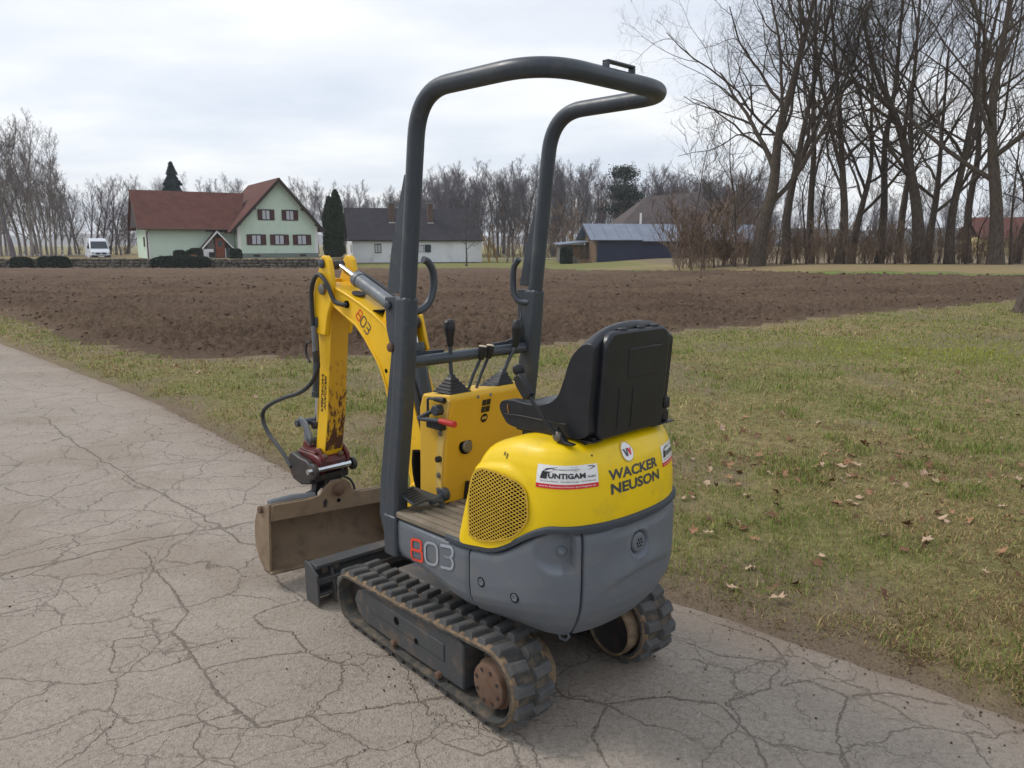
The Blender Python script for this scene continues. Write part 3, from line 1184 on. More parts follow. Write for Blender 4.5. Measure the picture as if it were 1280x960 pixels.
def make_track(s):
    b = link('rubber_track', belt_me, EX)
    b.location = (s * .322, 0, 0)
    for row in (-1, 1):
        for k in range(NLUG):
            d = ((k + (.5 if row > 0 else 0)) / NLUG * CUM[-1]) % CUM[-1]
            i = min(int(np.searchsorted(CUM, d, side='right')) - 1, len(PO) - 1)
            t = (d - CUM[i]) / SEG[i]
            j = (i + 1) % len(PO)
            p = PO[i] * (1 - t) + PO[j] * t
            nn = NR[i] * (1 - t) + NR[j] * t
            o = link('tread_lug', LUG[row], b)
            o.location = (row * .0435, p[0], p[1])
            o.rotation_euler = (math.atan2(-nn[0], nn[1]), 0, 0)
    xo, xi = s * .392, s * .25
    # side frame of the undercarriage
    prof = [(-.300, .062), (-.300, .225), (-.280, .245), (.22, .232), (.36, .214), (.43, .178), (.455, .130), (.43, .085), (.36, .058), (.10, .054)]
    fr = G().add(prism(prof, 'x', min(xo, xi), max(xo, xi))).build('track_frame', M['dark'], EX, .008)
    g = G()
    g.add(prism([(-.19, .13), (.33, .13), (.33, .195), (-.19, .195)], 'x', xo, xo + s * .004))
    g.build('frame_plate', M['dark'], fr, .003)
    for (yy, zz, r_) in ((.12, .165, .016), (-.015, .135, .011)):
        G().add(lathe([(r_, -.002), (r_, .0065)], (xo, yy, zz), (s, 0, 0), 16)).build('access_hole', M['hole'], fr)
    for yy in (.14, -.16):
        G().add(lathe([(.045, 0), (.048, .006), (.045, .05)], (xo - s * .055, yy, .064), (s, 0, 0), 18)).build('track_roller', M['grease'], fr, .003)
        g = G()
        g.add(lathe([(.014, 0), (.014, .016), (.010, .020)], (xo - s * .002, yy, .064), (s, 0, 0), 8))
        g.build('roller_bolt', M['rusty'], fr)
    # rear drive sprocket and its hub
    sp = G()
    teeth = []
    nt_ = 13
    for k in range(nt_ * 4):
        a = 2 * math.pi * k / (nt_ * 4)
        rr = .108 if k % 4 in (0, 1) else .093
        teeth.append((CR[0] + rr * math.cos(a), CR[1] + rr * math.sin(a)))
    sp.add(prism(teeth, 'x', s * .295, s * .345))
    spo = sp.build('drive_sprocket', M['grease'], EX, .003)
    hub = G().add(lathe([(.088, 0), (.088, .035), (.079, .044), (.076, .062), (.070, .066)], (s * .338, CR[0] + .002, CR[1] - .006), (s, 0, 0), 32))
    hb = hub.build('hub', M['rusty'], spo, .002)
    for k in range(8):
        a = 2 * math.pi * k / 8 + .3
        G().add(lathe([(.0065, 0), (.0065, .004)], (s * .403, CR[0] + .002 + .058 * math.cos(a), CR[1] - .006 + .058 * math.sin(a)), (s, 0, 0), 6)).build('hub_bolt', M['grease'], spo)
    # inner motor housing seen under the tail
    mh = G().add(lathe([(.100, -.03), (.108, .03), (.108, .055), (.098, .06), (.096, .05), (.090, .046), (.001, .046)], (s * .245, CR[0], CR[1]), (-s, 0, 0), 32))
    mh.m = [0 if i < 4 * 32 else 1 for i in range(len(mh.f))]
    mh.build('drive_motor_housing', [M['mud'], M['grease']], spo, .002)
    # front idler
    G().add(lathe([(.085, 0), (.093, .01), (.093, .06), (.085, .07)], (s * .355, CF[0], CF[1]), (-s, 0, 0), 28)).build('idler_wheel', M['grease'], EX, .003)


both(make_track)
# centre frame, slewing ring, blade arms, blade
cf = G()
cf.add(box(-.25, .25, -.30, .34, .16, .27))
cf.add(box(-.27, .27, -.22, -.10, .12, .20)).add(box(-.27, .27, .14, .24, .12, .20))
cf.build('chassis', M['dark'], EX, .01)
G().add(lathe([(.20, 0), (.20, .03), (.17, .035), (.17, .10), (.21, .105), (.21, .14)], (0, -.02, .265), (0, 0, 1), 40)).build('slewing_ring', M['grease'], EX, .003)
bl = empty('dozer_blade', (0, 0, 0), 0, EX)
prof = []
for k in range(9):
    a = R(-28 + 56 * k / 8)
    prof.append((.745 + .20 * math.cos(a) - .165 + .03, .10 + .20 * math.sin(a) * 1.02))
back = [(y + .012, z) for y, z in prof]
curve = [(.775 + .045 * (2 * t - 1) ** 2, .006 + .182 * t) for t in np.linspace(0, 1, 9)]
outer = [(y - .014, z) for y, z in curve]
G().add(prism(curve + outer[::-1], 'x', -.418, .418)).build('mouldboard', M['dark'], bl, .003)
G().add(box(-.418, .418, .728, .772, .10, .128)).add(box(-.418, .418, .728, .772, .045, .060)).add(box(-.418, .418, .738, .806, .172, .190)).build('stiffener', M['dark'], bl, .003)
for s in (-1, 1):
    x = s * .418
    G().add(prism([(.71, .01), (.83, .004), (.836, .188), (.79, .192), (.72, .15)], 'x', x, x + s * .012)).build('end_plate', M['dark'], bl, .002)
    G().add(prism([(.70, .012), (.77, .012), (.79, .185), (.74, .16)], 'x', s * .335, s * .347)).build('rib', M['dark'], bl, .002)
    G().add(tube([(s * .15, .25, .17), (s * .17, .50, .16), (s * .20, .745, .115)], [.03, .026, .026], 10)).build('push_arm', M['dark'], bl, .004)
    G().add(lathe([(.017, 0), (.017, .006)], (s * .37, .762, .155), (0, -1, 0), 14)).build('bolt_head', M['bolt'], bl)
    G().add(lathe([(.017, 0), (.017, .006)], (s * .315, .762, .158), (0, -1, 0), 14)).build('bolt_head', M['bolt'], bl)
G().add(tube([(0, .32, .22), (0, .72, .15)], .028, 12)).build('blade_cylinder', M['steel'], bl)

# the undercarriage stands turned a few degrees under the upper body
UT = Matrix.Translation((.054, .003, 0)) @ Matrix.Rotation(R(-3.49), 4, 'Z')
for o in EX.children:
    if o not in _before:
        o.matrix_basis = UT @ o.matrix_basis

# ---- body shell: plan outline from left front round the tail to right front
half = [(-.345, .14), (-.35, 0), (-.352, -.2), (-.352, -.4), (-.345, -.52), (-.325, -.615), (-.27, -.69), (-.15, -.738), (0, -.752)]
OUT = catmull(half + [(-x, y) for x, y in half[-2::-1]], 24)
OS = np.r_[0, np.cumsum(np.linalg.norm(np.diff(OUT, axis=0), axis=1))]
OT = np.gradient(OUT, axis=0)
OT /= np.linalg.norm(OT, axis=1)[:, None]
ON = np.c_[OT[:, 1], -OT[:, 0]]
SL = OS[-1]


def outl(s, inset=0.0):
    x, y = np.interp(s, OS, OUT[:, 0]), np.interp(s, OS, OUT[:, 1])
    nx_, ny_ = np.interp(s, OS, ON[:, 0]), np.interp(s, OS, ON[:, 1])
    return x - nx_ * inset, y - ny_ * inset


def s_sym(s):
    return np.minimum(s, SL - s)


def trim_z(s):
    """height of the joint between grey panels and yellow hood"""
    q = s_sym(np.asarray(s, float))
    return .605 + .022 * smooth((q - .38) / .20) + .118 * smooth((q - .53) / .27)


def bot_z(s):
    q = s_sym(np.asarray(s, float))
    return .445 - .085 * smooth((q - .05) / .55)


GI = [(0, .016), (.03, .003), (.10, 0), (.45, 0), (.62, .004), (.72, .014), (.86, .042), (1.0, .085)]


def shell_inset(fr, s):
    fr = fr * (.74 + .26 * float(smooth((float(s_sym(s)) - .32) / .3)))
    return np.interp(fr, [a for a, b in GI], [b for a, b in GI])


def shell_pt(s, z, off=0.0):
    t = (trim_z(s) - .014 - z) / (trim_z(s) - .014 - bot_z(s))
    x, y = outl(s, shell_inset(np.clip(t, 0, 1), s) - off)
    return x, y, z


def panel(name, s0, s1, ns, mat, disp=None, label=None, lean0=0.0):
    nf = 46
    fr = np.linspace(0, 1, nf)
    ss = np.linspace(s0, s1, ns)
    v, f = [], []
    for i in range(nf):
        for k in range(ns):
            s = ss[k]
            s = s + lean0 * (1 - (k / (ns - 1))) * smooth((fr[i] - .5) / .5) if lean0 else s
            top, bo = trim_z(s) - .014, bot_z(s)
            z = top + (bo - top) * fr[i]
            ed = min(k, ns - 1 - k)
            rim = .006 if ed == 0 else (.0015 if ed == 1 else 0)
            ins = shell_inset(fr[i], s) + rim
            if disp is not None:
                ins -= disp(s, z)
            x, y = outl(s, ins)
            v.append((x, y, z))
    for i in range(nf - 1):
        for k in range(ns - 1):
            a = i * ns + k
            f.append((a, a + ns, a + ns + 1, a + 1))
    # returned edges so that the panel reads as a moulded shell
    o = len(v)
    ring = [i * ns for i in range(nf)] + [(nf - 1) * ns + k for k in range(1, ns)] + [i * ns + ns - 1 for i in range(nf - 2, -1, -1)] + [k for k in range(ns - 2, 0, -1)]
    for q in ring:
        p = np.array(v[q])
        c = np.array([0, -.2, p[2]])
        d = c - p
        d /= np.linalg.norm(d)
        v.append(tuple(p + d * .02))
    m = len(ring)
    for i in range(m):
        j = (i + 1) % m
        f.append((ring[j], ring[i], o + i, o + j))
    g = G()
    g.add((v, f))
    return g.build(name, mat, EX, 0, ang=50, label=label)


def recess(s, z):
    """scooped lock recess on the rear quarter panel"""
    u, w = (s - .800) / .075, (z - .668) / .062
    rr = math.hypot(min(u, .35) if u < .35 else .35, w)
    if u > .35:
        ins_ = float(smooth((.86 - u) / .16)) * float(smooth((1.0 - abs(w)) / .22))
    else:
        ins_ = float(smooth((1.05 - rr) / .30))
    dep = float(np.clip(.25 + .55 * (u + .8), 0, 1))
    return -.030 * ins_ * dep


def rear_form(s, z):
    d = 0.0
    q = math.hypot((s - 1.117), (z - .655))
    d -= .018 * float(smooth((.047 - q) / .014))
    d += .004 * math.exp(-((q - .046) / .008) ** 2)
    # swept crease below the outlet, soft crease near the top
    zc = .600 - .10 * ((s - 1.16) / .30) ** 2 - .02
    if .93 < s < 1.36:
        e_ = (z - zc)
        w_ = math.sin(math.pi * (s - .93) / .43)
        d += .015 * w_ * (math.exp(-(e_ / .012) ** 2) if e_ < 0 else math.exp(-(e_ / .05) ** 2))
    zc2 = .712
    d -= .007 * math.exp(-((z - zc2) / .008) ** 2) * float(smooth((s - .95) / .1)) * float(smooth((1.37 - s) / .1))
    return d


panel('side_panel', .022, .438, 40, M['grey'], label='grey side panel below the footwell with the number 803')
qp = panel('quarter_panel', .444, .884, 96, M['grey'], recess, label='grey rear quarter panel with a scooped lock recess')
rp = panel('rear_panel', .891, 1.392, 110, M['grey'], rear_form, label='grey rear panel with a round vented outlet')
panel('quarter_panel', 1.399, SL - .444, 60, M['grey'])
panel('side_panel', SL - .438, SL - .022, 24, M['grey'])
# dark liner behind the joints, floor of the turntable
lv, lf = [], []
ss = np.linspace(0.03, SL - .03, 90)
for zz, ii in ((.60, .03), (.46, .03), (.40, .09), (.37, .14)):
    for s in ss:
        x, y = outl(s, ii)
        lv.append((x, y, min(zz, float(trim_z(s)) - .01) if zz > .5 else zz + (.05 if s_sym(s) < .3 else 0)))
for i in range(3):
    for k in range(89):
        a = i * 90 + k
        lf.append((a, a + 90, a + 91, a + 1))
lf.append([3 * 90 + k for k in range(90)])
G().add((lv, lf)).build('turntable', M['hole'], EX)
G().add(box(-.33, .33, .02, .145, .45, .60)).build('platform_front', M['steel'], EX, .01)

# fasteners and lock on the quarter panel, outlet on the rear panel


def shell_n(s):
    return np.interp(s, OS, ON[:, 0]), np.interp(s, OS, ON[:, 1])


for s, z in ((.506, .500), (.654, .492)):
    p, nrm = shell_pt(s, z), shell_n(s)
    G().add(lathe([(.017, -.004), (.017, .0012), (.0135, .0016), (.0135, -.004)], p, (nrm[0], nrm[1], 0), 22)).build('fastener_ring', M['hole'], qp)
    G().add(lathe([(.0125, -.004), (.0125, .002), (.010, .003), (.004, .001)], p, (nrm[0], nrm[1], 0), 18)).build('fastener', M['grey'], qp)
nrm = shell_n(.818)
p = shell_pt(.818, .672, -.024)
G().add(lathe([(.016, -.01), (.016, .006), (.010, .012), (.010, .018), (.006, .020)], p, (nrm[0], nrm[1], 0), 14)).build('lock', M['grey'], qp, .002)
nrm = shell_n(1.117)
p = shell_pt(1.117, .655, -.016)
out = G().add(lathe([(.034, -.01), (.034, .012), (.028, .019), (.001, .019)], p, (nrm[0], nrm[1], 0), 28)).build('outlet', M['grey'], rp, .002)
tx, ty_ = -nrm[1], nrm[0]
for k in range(7):
    a = 2 * math.pi * k / 6
    rr = 0 if k == 6 else .0125
    c = (p[0] + tx * rr * math.cos(a) + nrm[0] * .0185, p[1] + ty_ * rr * math.cos(a) + nrm[1] * .0185, p[2] + rr * math.sin(a))
    G().add(lathe([(.0036, 0), (.0036, .0016)], c, (nrm[0], nrm[1], 0), 10)).build('outlet_hole', M['hole'], rp)
# hook under the tail
G().add(tube([(-.235, -.60, .375), (-.235, -.615, .352), (-.228, -.632, .348), (-.222, -.64, .36), (-.222, -.63, .376)], .005, 8)).build('tail_hook', M['steel'], EX)

# ---- rubber trim between the grey panels and the hood
ss = np.linspace(.325, SL - .325, 150)
tv, tf = [], []
for s in ss:
    zt = float(trim_z(s))
    for dz, of in ((-.012, -.010), (-.010, .004), (.004, .006), (.010, .003), (.012, -.010)):
        x, y = outl(s, -of)
        tv.append((x, y, zt + dz))
for i in range(len(ss) - 1):
    for k in range(4):
        a = i * 5 + k
        tf.append((a, a + 5, a + 6, a + 1))
tf = [q[::-1] for q in tf]
G().add((tv, tf)).build('trim_strip', pm('rubber_trim', rgb(62, 68, 74), .6, var=.08, spec=.3), EX, ang=60)

# ---- yellow hood
HZ = [.60, .82, .90, .935, .96, .98, .995, 1.002, 1.004]
HI = [.004, .008, .017, .025, .036, .050, .074, .110, .17]


def hood_inset(z):
    return np.interp(z, HZ, HI)


def hood_bulge(s, z):
    """raised shoulder running over the grille"""
    q = s_sym(s)
    zl = .925 - 1.4 * max(0, q - .60) ** 1.5 - 2.2 * max(0, .53 - q) ** 1.6
    return .012 * float(smooth((zl - z) / .016)) * float(smooth((.72 - q) / .10))


def hood_pt(s, z, off=0.0):
    x, y = outl(s, float(hood_inset(z)) - off - hood_bulge(s, z))
    return x, y, z


rows = [0, .012, .03, .06, .10, .14, .18, .21, .23, .245, .255, .265, .275, .285, .295, .305, .315, .322, .33, .34, .35, .36, .37, .38, .385, .39, .394, .397]
NS, NA, NF = 190, 7, 8
hv, hf = [], []
for ri, rz in enumerate(rows):
    loop = []
    t = rz / .397
    yf = -.235 - .27 * max(0, rz - .02)
    # first s on the left side where y is just behind the front corner
    sa = float(np.interp(-(yf - .05), -OUT[:len(OUT) // 2, 1], OS[:len(OUT) // 2]))
    for k in range(NS):
        s = sa + (SL - 2 * sa) * k / (NS - 1)
        zb = float(trim_z(s)) + .006
        z = zb + (1.004 - zb) * t
        x, y = outl(s, float(hood_inset(z)) - hood_bulge(s, z))
        loop.append([x, y, z])
    xl, xr = loop[0][0], loop[-1][0]
    zc = loop[0][2]
    cr_ = .05
    for k in range(1, NA):
        a = R(90 * k / NA)
        loop.append([xr - cr_ * (1 - math.cos(a)), yf - .05 + cr_ * math.sin(a), zc])
    for k in range(NF + 1):
        u = k / NF
        loop.append([(xr - cr_) * (1 - u) + (xl + cr_) * u, yf, zc])
    for k in range(NA - 1, 0, -1):
        a = R(90 * k / NA)
        loop.append([xl + cr_ * (1 - math.cos(a)), yf - .05 + cr_ * math.sin(a), zc])
    for p in loop:
        p[2] -= .055 * float(smooth((p[1] + .50) / .22)) * t ** 3
    hv += [tuple(p) for p in loop]
nl_ = len(loop)
for i in range(len(rows) - 1):
    for k in range(nl_):
        j = (k + 1) % nl_
        hf.append((i * nl_ + j, i * nl_ + k, (i + 1) * nl_ + k, (i + 1) * nl_ + j))
hf.append([(len(rows) - 1) * nl_ + k for k in range(nl_)][::-1])
hf = [list(q)[::-1] for q in hf]
HOOD = G().add((hv, hf)).build('engine_hood', M['hood'], EX, ang=60, label='bright yellow engine hood with black perforated grille and stickers')

# grille: recessed dark field with a perforated yellow sheet
gp = catmull([(.462, .655), (.458, .75), (.468, .84), (.495, .885), (.56, .893), (.64, .885), (.690, .858), (.705, .80), (.700, .755), (.660, .705), (.590, .672), (.52, .652), (.462, .655)], 6)[:-1]


def inside(px, py, poly):
    c = np.zeros(len(px), bool)
    n = len(poly)
    for i in range(n):
        x0, y0 = poly[i]
        x1, y1 = poly[(i + 1) % n]
        m = ((y0 > py) != (y1 > py)) & (px < (x1 - x0) * (py - y0) / (y1 - y0 + 1e-12) + x0)
        c ^= m
    return c


cs = gp.mean(0)
gv = [hood_pt(cs[0], cs[1], .0040)]
for rr in (.33, .66, 1.0):
    gv += [hood_pt(cs[0] + (p[0] - cs[0]) * rr, cs[1] + (p[1] - cs[1]) * rr, .0040) for p in gp]
ng = len(gp)
gf = []
for i in range(ng):
    j = (i + 1) % ng
    gf += [(0, 1 + i, 1 + j), (1 + i, 1 + ng + i, 1 + ng + j, 1 + j), (1 + ng + i, 1 + 2 * ng + i, 1 + 2 * ng + j, 1 + ng + j)]
G().add((gv, gf)).build('grille_backing', M['hole'], HOOD)
lat = G()
pitch = .0125
for sg in (-1, 1):
    for k in range(-60, 60):
        # line: z = cz + sg*0.62*(s-cs) + k*pitch
        us_ = np.linspace(.45, .71, 131)
        zs_ = cs[1] + sg * .62 * (us_ - cs[0]) + k * pitch
        ins_ = inside(us_, zs_, gp)
        run = []
        for u, z, i_ in zip(us_, zs_, ins_):
            if i_:
                run.append((u, z))
            if (not i_ or u == us_[-1]) and run:
                if len(run) > 2:
                    rr_ = run[::6] + ([run[-1]] if (len(run) - 1) % 6 else [])
                    vv, ff = stroke(rr_, .0031)
                    lat.add(flat_plate((vv, ff), lambda a, b: hood_pt(a, b, .0056), True))
                run = []
for nm_, w_ in (('rim', .006),):
    vv, ff = stroke([tuple(p) for p in gp], w_, True)
    lat.add(flat_plate((vv, ff), lambda a, b: hood_pt(a, b, .0060)))
M['gmesh'] = pm('yellowed_mesh', rgb(196, 160, 48), .5, var=.12, vs=30)
gr = lat.build('grille', M['gmesh'], HOOD, ang=0)
so = gr.modifiers.new('thickness', 'SOLIDIFY')
so.thickness = .0012


def decal(name, shapes, mats, fn, parent, flip=False, label=None):
    g = G()
    for sh, mi, off in shapes:
        g.add(flat_plate(sh, lambda a, b, o=off: fn(a, b, o), flip), mi)
    return g.build(name, mats, parent, ang=0, label=label)


def dealer_sticker(u0, u1, v0, v1, parent, fn, clip=None):
    W, Hh = u1 - u0, v1 - v0
    sh = []
    sh.append((rect2(u0, u1, v0 + .2 * Hh, v1, 10, 2), 0, .0015))
    sh.append((rect2(u0, u1, v0, v0 + .2 * Hh, 10, 1), 1, .0015))
    swoosh = [(u0 + W * a, v0 + Hh * b) for a, b in ((.06, .42), (.09, .72), (.16, .86), (.30, .92), (.60, .93), (.92, .95), (.97, .90), (.88, .80), (.62, .76), (.24, .73), (.18, .66), (.17, .42))]
    sh.append(((swoosh, [list(range(len(swoosh)))[::-1]]), 2, .0022))
    inner = [(u0 + W * a, v0 + Hh * b) for a, b in ((.22, .79), (.25, .86), (.70, .88), (.73, .81))]
    sh.append(((inner, [[3, 2, 1, 0]]), 0, .0028))
    sh.append((fit_wh(text_poly('BAUMASCHINEN', .02, .0004), u0 + .26 * W, u0 + .68 * W, v0 + .81 * Hh, v0 + .86 * Hh), 2, .0033))
    sh.append((fit_wh(text_poly('UNTIGAM', .03, .0012), u0 + .19 * W, u0 + .79 * W, v0 + .45 * Hh, v0 + .68 * Hh), 2, .0028))
    sh.append((fit_wh(text_poly('GmbH', .02, .0003), u0 + .82 * W, u0 + .95 * W, v0 + .46 * Hh, v0 + .55 * Hh), 2, .0028))
    sh.append((fit_wh(text_poly('Baumaschinen - Nutzfahrzeuge - Vermietung', .02), u0 + .07 * W, u0 + .95 * W, v0 + .28 * Hh, v0 + .36 * Hh), 2, .0028))
    sh.append((fit_wh(text_poly('www.baumaschinen-puntigam.at', .02), u0 + .05 * W, u0 + .95 * W, v0 + .05 * Hh, v0 + .15 * Hh), 0, .0028))
    return decal('dealer_sticker', sh, [M['white'], M['sred'], M['sblack']], fn, parent)


dealer_sticker(.728, .945, .872, .942, HOOD, hood_pt)
dealer_sticker(1.275, 1.455, .868, .938, HOOD, hood_pt)
w1 = [(fit_wh(text_poly('WACKER', .05, .0016), .985, 1.235, .882, .915), 0, .0015), (fit_wh(text_poly('NEUSON', .05, .0016), .992, 1.242, .838, .872), 0, .0015)]
decal('lettering', w1, [M['sgrey']], hood_pt, HOOD)


def disc2(cx, cy, r, n=28):
    return [(cx, cy)] + [(cx + r * math.cos(2 * math.pi * k / n), cy + r * math.sin(2 * math.pi * k / n)) for k in range(n)], [(0, 1 + k, 1 + (k + 1) % n) for k in range(n)]


bu, bv = 1.085, .956
bd_ = [(disc2(bu, bv, .031), 0, .002), (disc2(bu, bv, .0265), 1, .003)]
bd_.append(((lambda P_: (P_, [[3, 2, 1, 0]]))([(bu - .021, bv + .010), (bu - .012, bv + .010), (bu - .002, bv - .012), (bu - .011, bv - .012)]), 2, .004))
bd_.append(((lambda P_: (P_, [[3, 2, 1, 0]]))([(bu - .004, bv + .011), (bu + .003, bv + .011), (bu - .002, bv - .012), (bu - .008, bv - .012)]), 2, .0044))
bd_.append(((lambda P_: (P_, [[3, 2, 1, 0]]))([(bu + .000, bv + .011), (bu + .008, bv + .011), (bu + .014, bv - .008), (bu + .006, bv - .008)]), 3, .0048))
bd_.append(((lambda P_: (P_, [[3, 2, 1, 0]]))([(bu + .013, bv + .011), (bu + .019, bv + .011), (bu + .013, bv - .010), (bu + .008, bv - .010)]), 3, .005))
decal('round_badge', bd_, [M['gmesh'], M['white'], M['sgrey'], M['sred']], hood_pt, HOOD)
decal('scuff_mark', [(rect2(.585, .590, .944, .955, 1, 1), 0, .0012), (rect2(.598, .602, .936, .952, 1, 1), 0, .0012), (rect2(.93, .937, .962, .967, 1, 1), 0, .0012)], [M['grease']], hood_pt, HOOD)

# number on the side panel
nm = model_number(.080)
sh = [((([(p[0] * 1.05 + .122, p[1] + .462 + .16 * p[0]) for p in v], f)), mi, .003) for (v, f), mi in nm]
decal('model_number', sh, [M['sorange'], M['slight']], shell_pt, EX)

# ---- footwell
fm = G().add(prism([(-.352, .105), (-.325, .125), (.12, .125), (.12, -.30), (-.345, -.26)], 'z', .598, .622)).build('floor_mat', M['mat'], EX, .006)
for k in range(6):
    xx = -.325 + k * .042
    G().add(box(xx, xx + .022, -.245, .035, .621, .627)).build('rib', M['mat'], fm, .002)
G().add(box(-.30, -.13, .035, .115, .620, .6245)).build('foot_plate', M['dark'], fm, .002)
# pedal
pd = empty('travel_pedal', (0, 0, 0), 0, EX)
pv = [(-.325, .125, .690), (-.325, .035, .662), (-.265, .03, .668), (-.20, .012, .650), (-.19, .05, .660), (-.255, .13, .696)]
G().add((pv + [(a, b, c - .010) for a, b, c in pv], [list(range(6)), list(range(11, 5, -1))] + [(i, 6 + i, 6 + (i + 1) % 6, (i + 1) % 6) for i in range(6)])).build('pedal_plate', M['steel'], pd, .002)
for k in range(6):
    y = .112 - k * .014
    z = .690 - (.125 - y) * .31 + .002
    G().add(tube([(-.322, y, z), (-.262, y + .003, z + .005)], .003, 6)).build('pedal_rib', M['blackp'], pd)
G().add(tube([(-.245, .03, .652), (-.15, .05, .660)], .013, 10)).add(tube([(-.20, .02, .62), (-.20, .03, .66)], .010, 8)).build('pedal_shaft', M['steel'], pd)
G().add(lathe([(.026, 0), (.026, .025), (.018, .03)], (-.185, .045, .662), (1, 0, 0), 14)).build('pedal_bush', M['steel'], pd, .002)

# ---- control console
cs_prof = [(.045, .615), (.052, .70), (.035, .85), (-.005, 1.035), (.005, 1.052), (.17, 1.035), (.19, .98), (.20, .62)]
CON = G().add(prism(cs_prof, 'x', -.168, .25)).build('control_console', M['console'], EX, .014, 3, label='dull yellow control console with joystick boots on top')
# pale bracket strip on the console's left edge with bolts
G().add(prism([(.045, .63), (.055, .70), (.04, .85), (0.0, 1.03), (.03, 1.04), (.075, .86), (.09, .70), (.075, .66)], 'x', -.176, -.1675)).build('side_strip', M['pale'], CON, .002)
for yy, zz in ((.052, .90), (.066, .735), (.07, .675)):
    G().add(lathe([(.011, 0), (.011, .005), (.006, .007)], (-.1755, yy, zz), (-1, 0, 0), 10)).build('bolt_head', M['bolt'], CON)
G().add(lathe([(.012, 0), (.012, .02)], (-.172, .058, .80), (-1, 0, 0), 10)).build('stop_knob', M['blackp'], CON)


def cons_y(z):
    return float(np.interp(z, [.615, .70, .85, 1.035], [.045, .052, .035, -.005]))


def cons_pt(x, z, off=0.0):
    return x, cons_y(z) - off, z


for zc in (1.000, .972):
    decal('control_icon', [(rect2(-.010, .010, zc - .012, zc + .012, 1, 1), 0, .0015), (rect2(.012, .034, zc - .012, zc + .012, 1, 1), 1, .0015)], [M['grease'], M['sblack']], cons_pt, CON)
decal('control_icon', [(disc2(.012, .936, .019, 8), 0, .0015), (rect2(.0, .024, .931, .942, 1, 1), 1, .0025)], [M['sblack'], M['pale']], cons_pt, CON)
for xx in (-.035, .03):
    G().add(lathe([(.007, 0), (.007, .004)], (xx, .0, 1.028), (0, -1, .2), 8)).build('screw', M['bolt'], CON)
G().add(lathe([(.032, 0), (.032, .004), (.026, .005)], (-.068, cons_y(.835), .835), (0, -1, .1), 22)).build('gauge_hole', M['hole'], CON)
G().add(lathe([(.024, .003), (.024, .008), (.019, .012)], (-.064, cons_y(.832) - .002, .832), (0, -1, .1), 20)).build('gauge', M['bolt'], CON)
G().add(prism([(-.075, .615), (-.02, .615), (-.045, .69), (-.06, .69)], 'y', .02, .05)).build('hose_guide', M['blackp'], CON, .004)


def joystick(base, top, bx, by, mid=None):
    j = empty('joystick', (0, 0, 0), 0, EX)
    b0 = np.array(base)
    t0 = np.array(top)
    lv_ = [(1.0, 0), (1.0, .006), (.84, .010), (.86, .016), (.68, .021), (.70, .027), (.53, .032), (.55, .038), (.38, .043), (.40, .049), (.24, .056), (.16, .068)]
    v, f = [], []
    ax = (t0 - b0) / (t0[2] - b0[2])
    if mid is not None:
        ax = (np.array(mid) - b0) / (mid[2] - b0[2])
    for sc_, h in lv_:
        c = b0 + np.array([ax[0] * h * .8, ax[1] * h * .8, h])
        for sx, sy in ((-1, -1), (1, -1), (1, 1), (-1, 1)):
            v.append((c[0] + sx * bx * sc_, c[1] + sy * by * sc_, c[2]))
    for i in range(len(lv_) - 1):
        for k in range(4):
            f.append((i * 4 + k, i * 4 + (k + 1) % 4, (i + 1) * 4 + (k + 1) % 4, (i + 1) * 4 + k))
    f.append([3, 2, 1, 0])
    f.append([len(v) - 4, len(v) - 3, len(v) - 2, len(v) - 1])
    G().add((v, f)).build('rubber_boot', M['blackp'], j, .002)
    a, b = b0 + ax * .055, (np.array(mid) if mid is not None else b0 + ax * .175)
    G().add(tube([a, (a + b) / 2 + np.array([0, .003, 0]), b], .0078, 10)).build('stem', M['steel'], j)
    d = (t0 - b) / np.linalg.norm(t0 - b)
    L = float(np.linalg.norm(t0 - b))
    G().add(lathe([(.010, 0), (.013, .01), (.0155, L * .35), (.0215, L * .62), (.0225, L * .76), (.021, L * .80), (.0205, L * .90), (.014, L * .98), (.004, L)], b, d, 18)).build('knob', M['blackp'], j, .0)


joystick((-.108, .062, 1.048), (-.118, .062, 1.325), .052, .052)
joystick((.125, .062, 1.040), (.226, .045, 1.302), .052, .052, (.214, .050, 1.19))
for x0, x1, y1 in ((-.022, .034, .055), (.020, .076, .058)):
    lv_ = empty('travel_lever', (0, 0, 0), 0, EX)
    G().add(tube([(x0, .075, 1.03), (x0 * .5 + x1 * .5, .07, 1.10), (x1, y1, 1.165)], .0062, 8)).build('stem', M['steel'], lv_)
    G().add(lathe([(.010, 0), (.0135, .01), (.0165, .042), (.0165, .050)], (x1, y1, 1.158), (.15, -.05, 1), 14)).build('knob', M['blackp'], lv_)
    G().add(lathe([(.0155, 0), (.0155, .003), (.010, .005)], (x1 + .0075, y1 - .0025, 1.208), (.15, -.05, 1), 14)).build('cap', M['knobtop'], lv_)

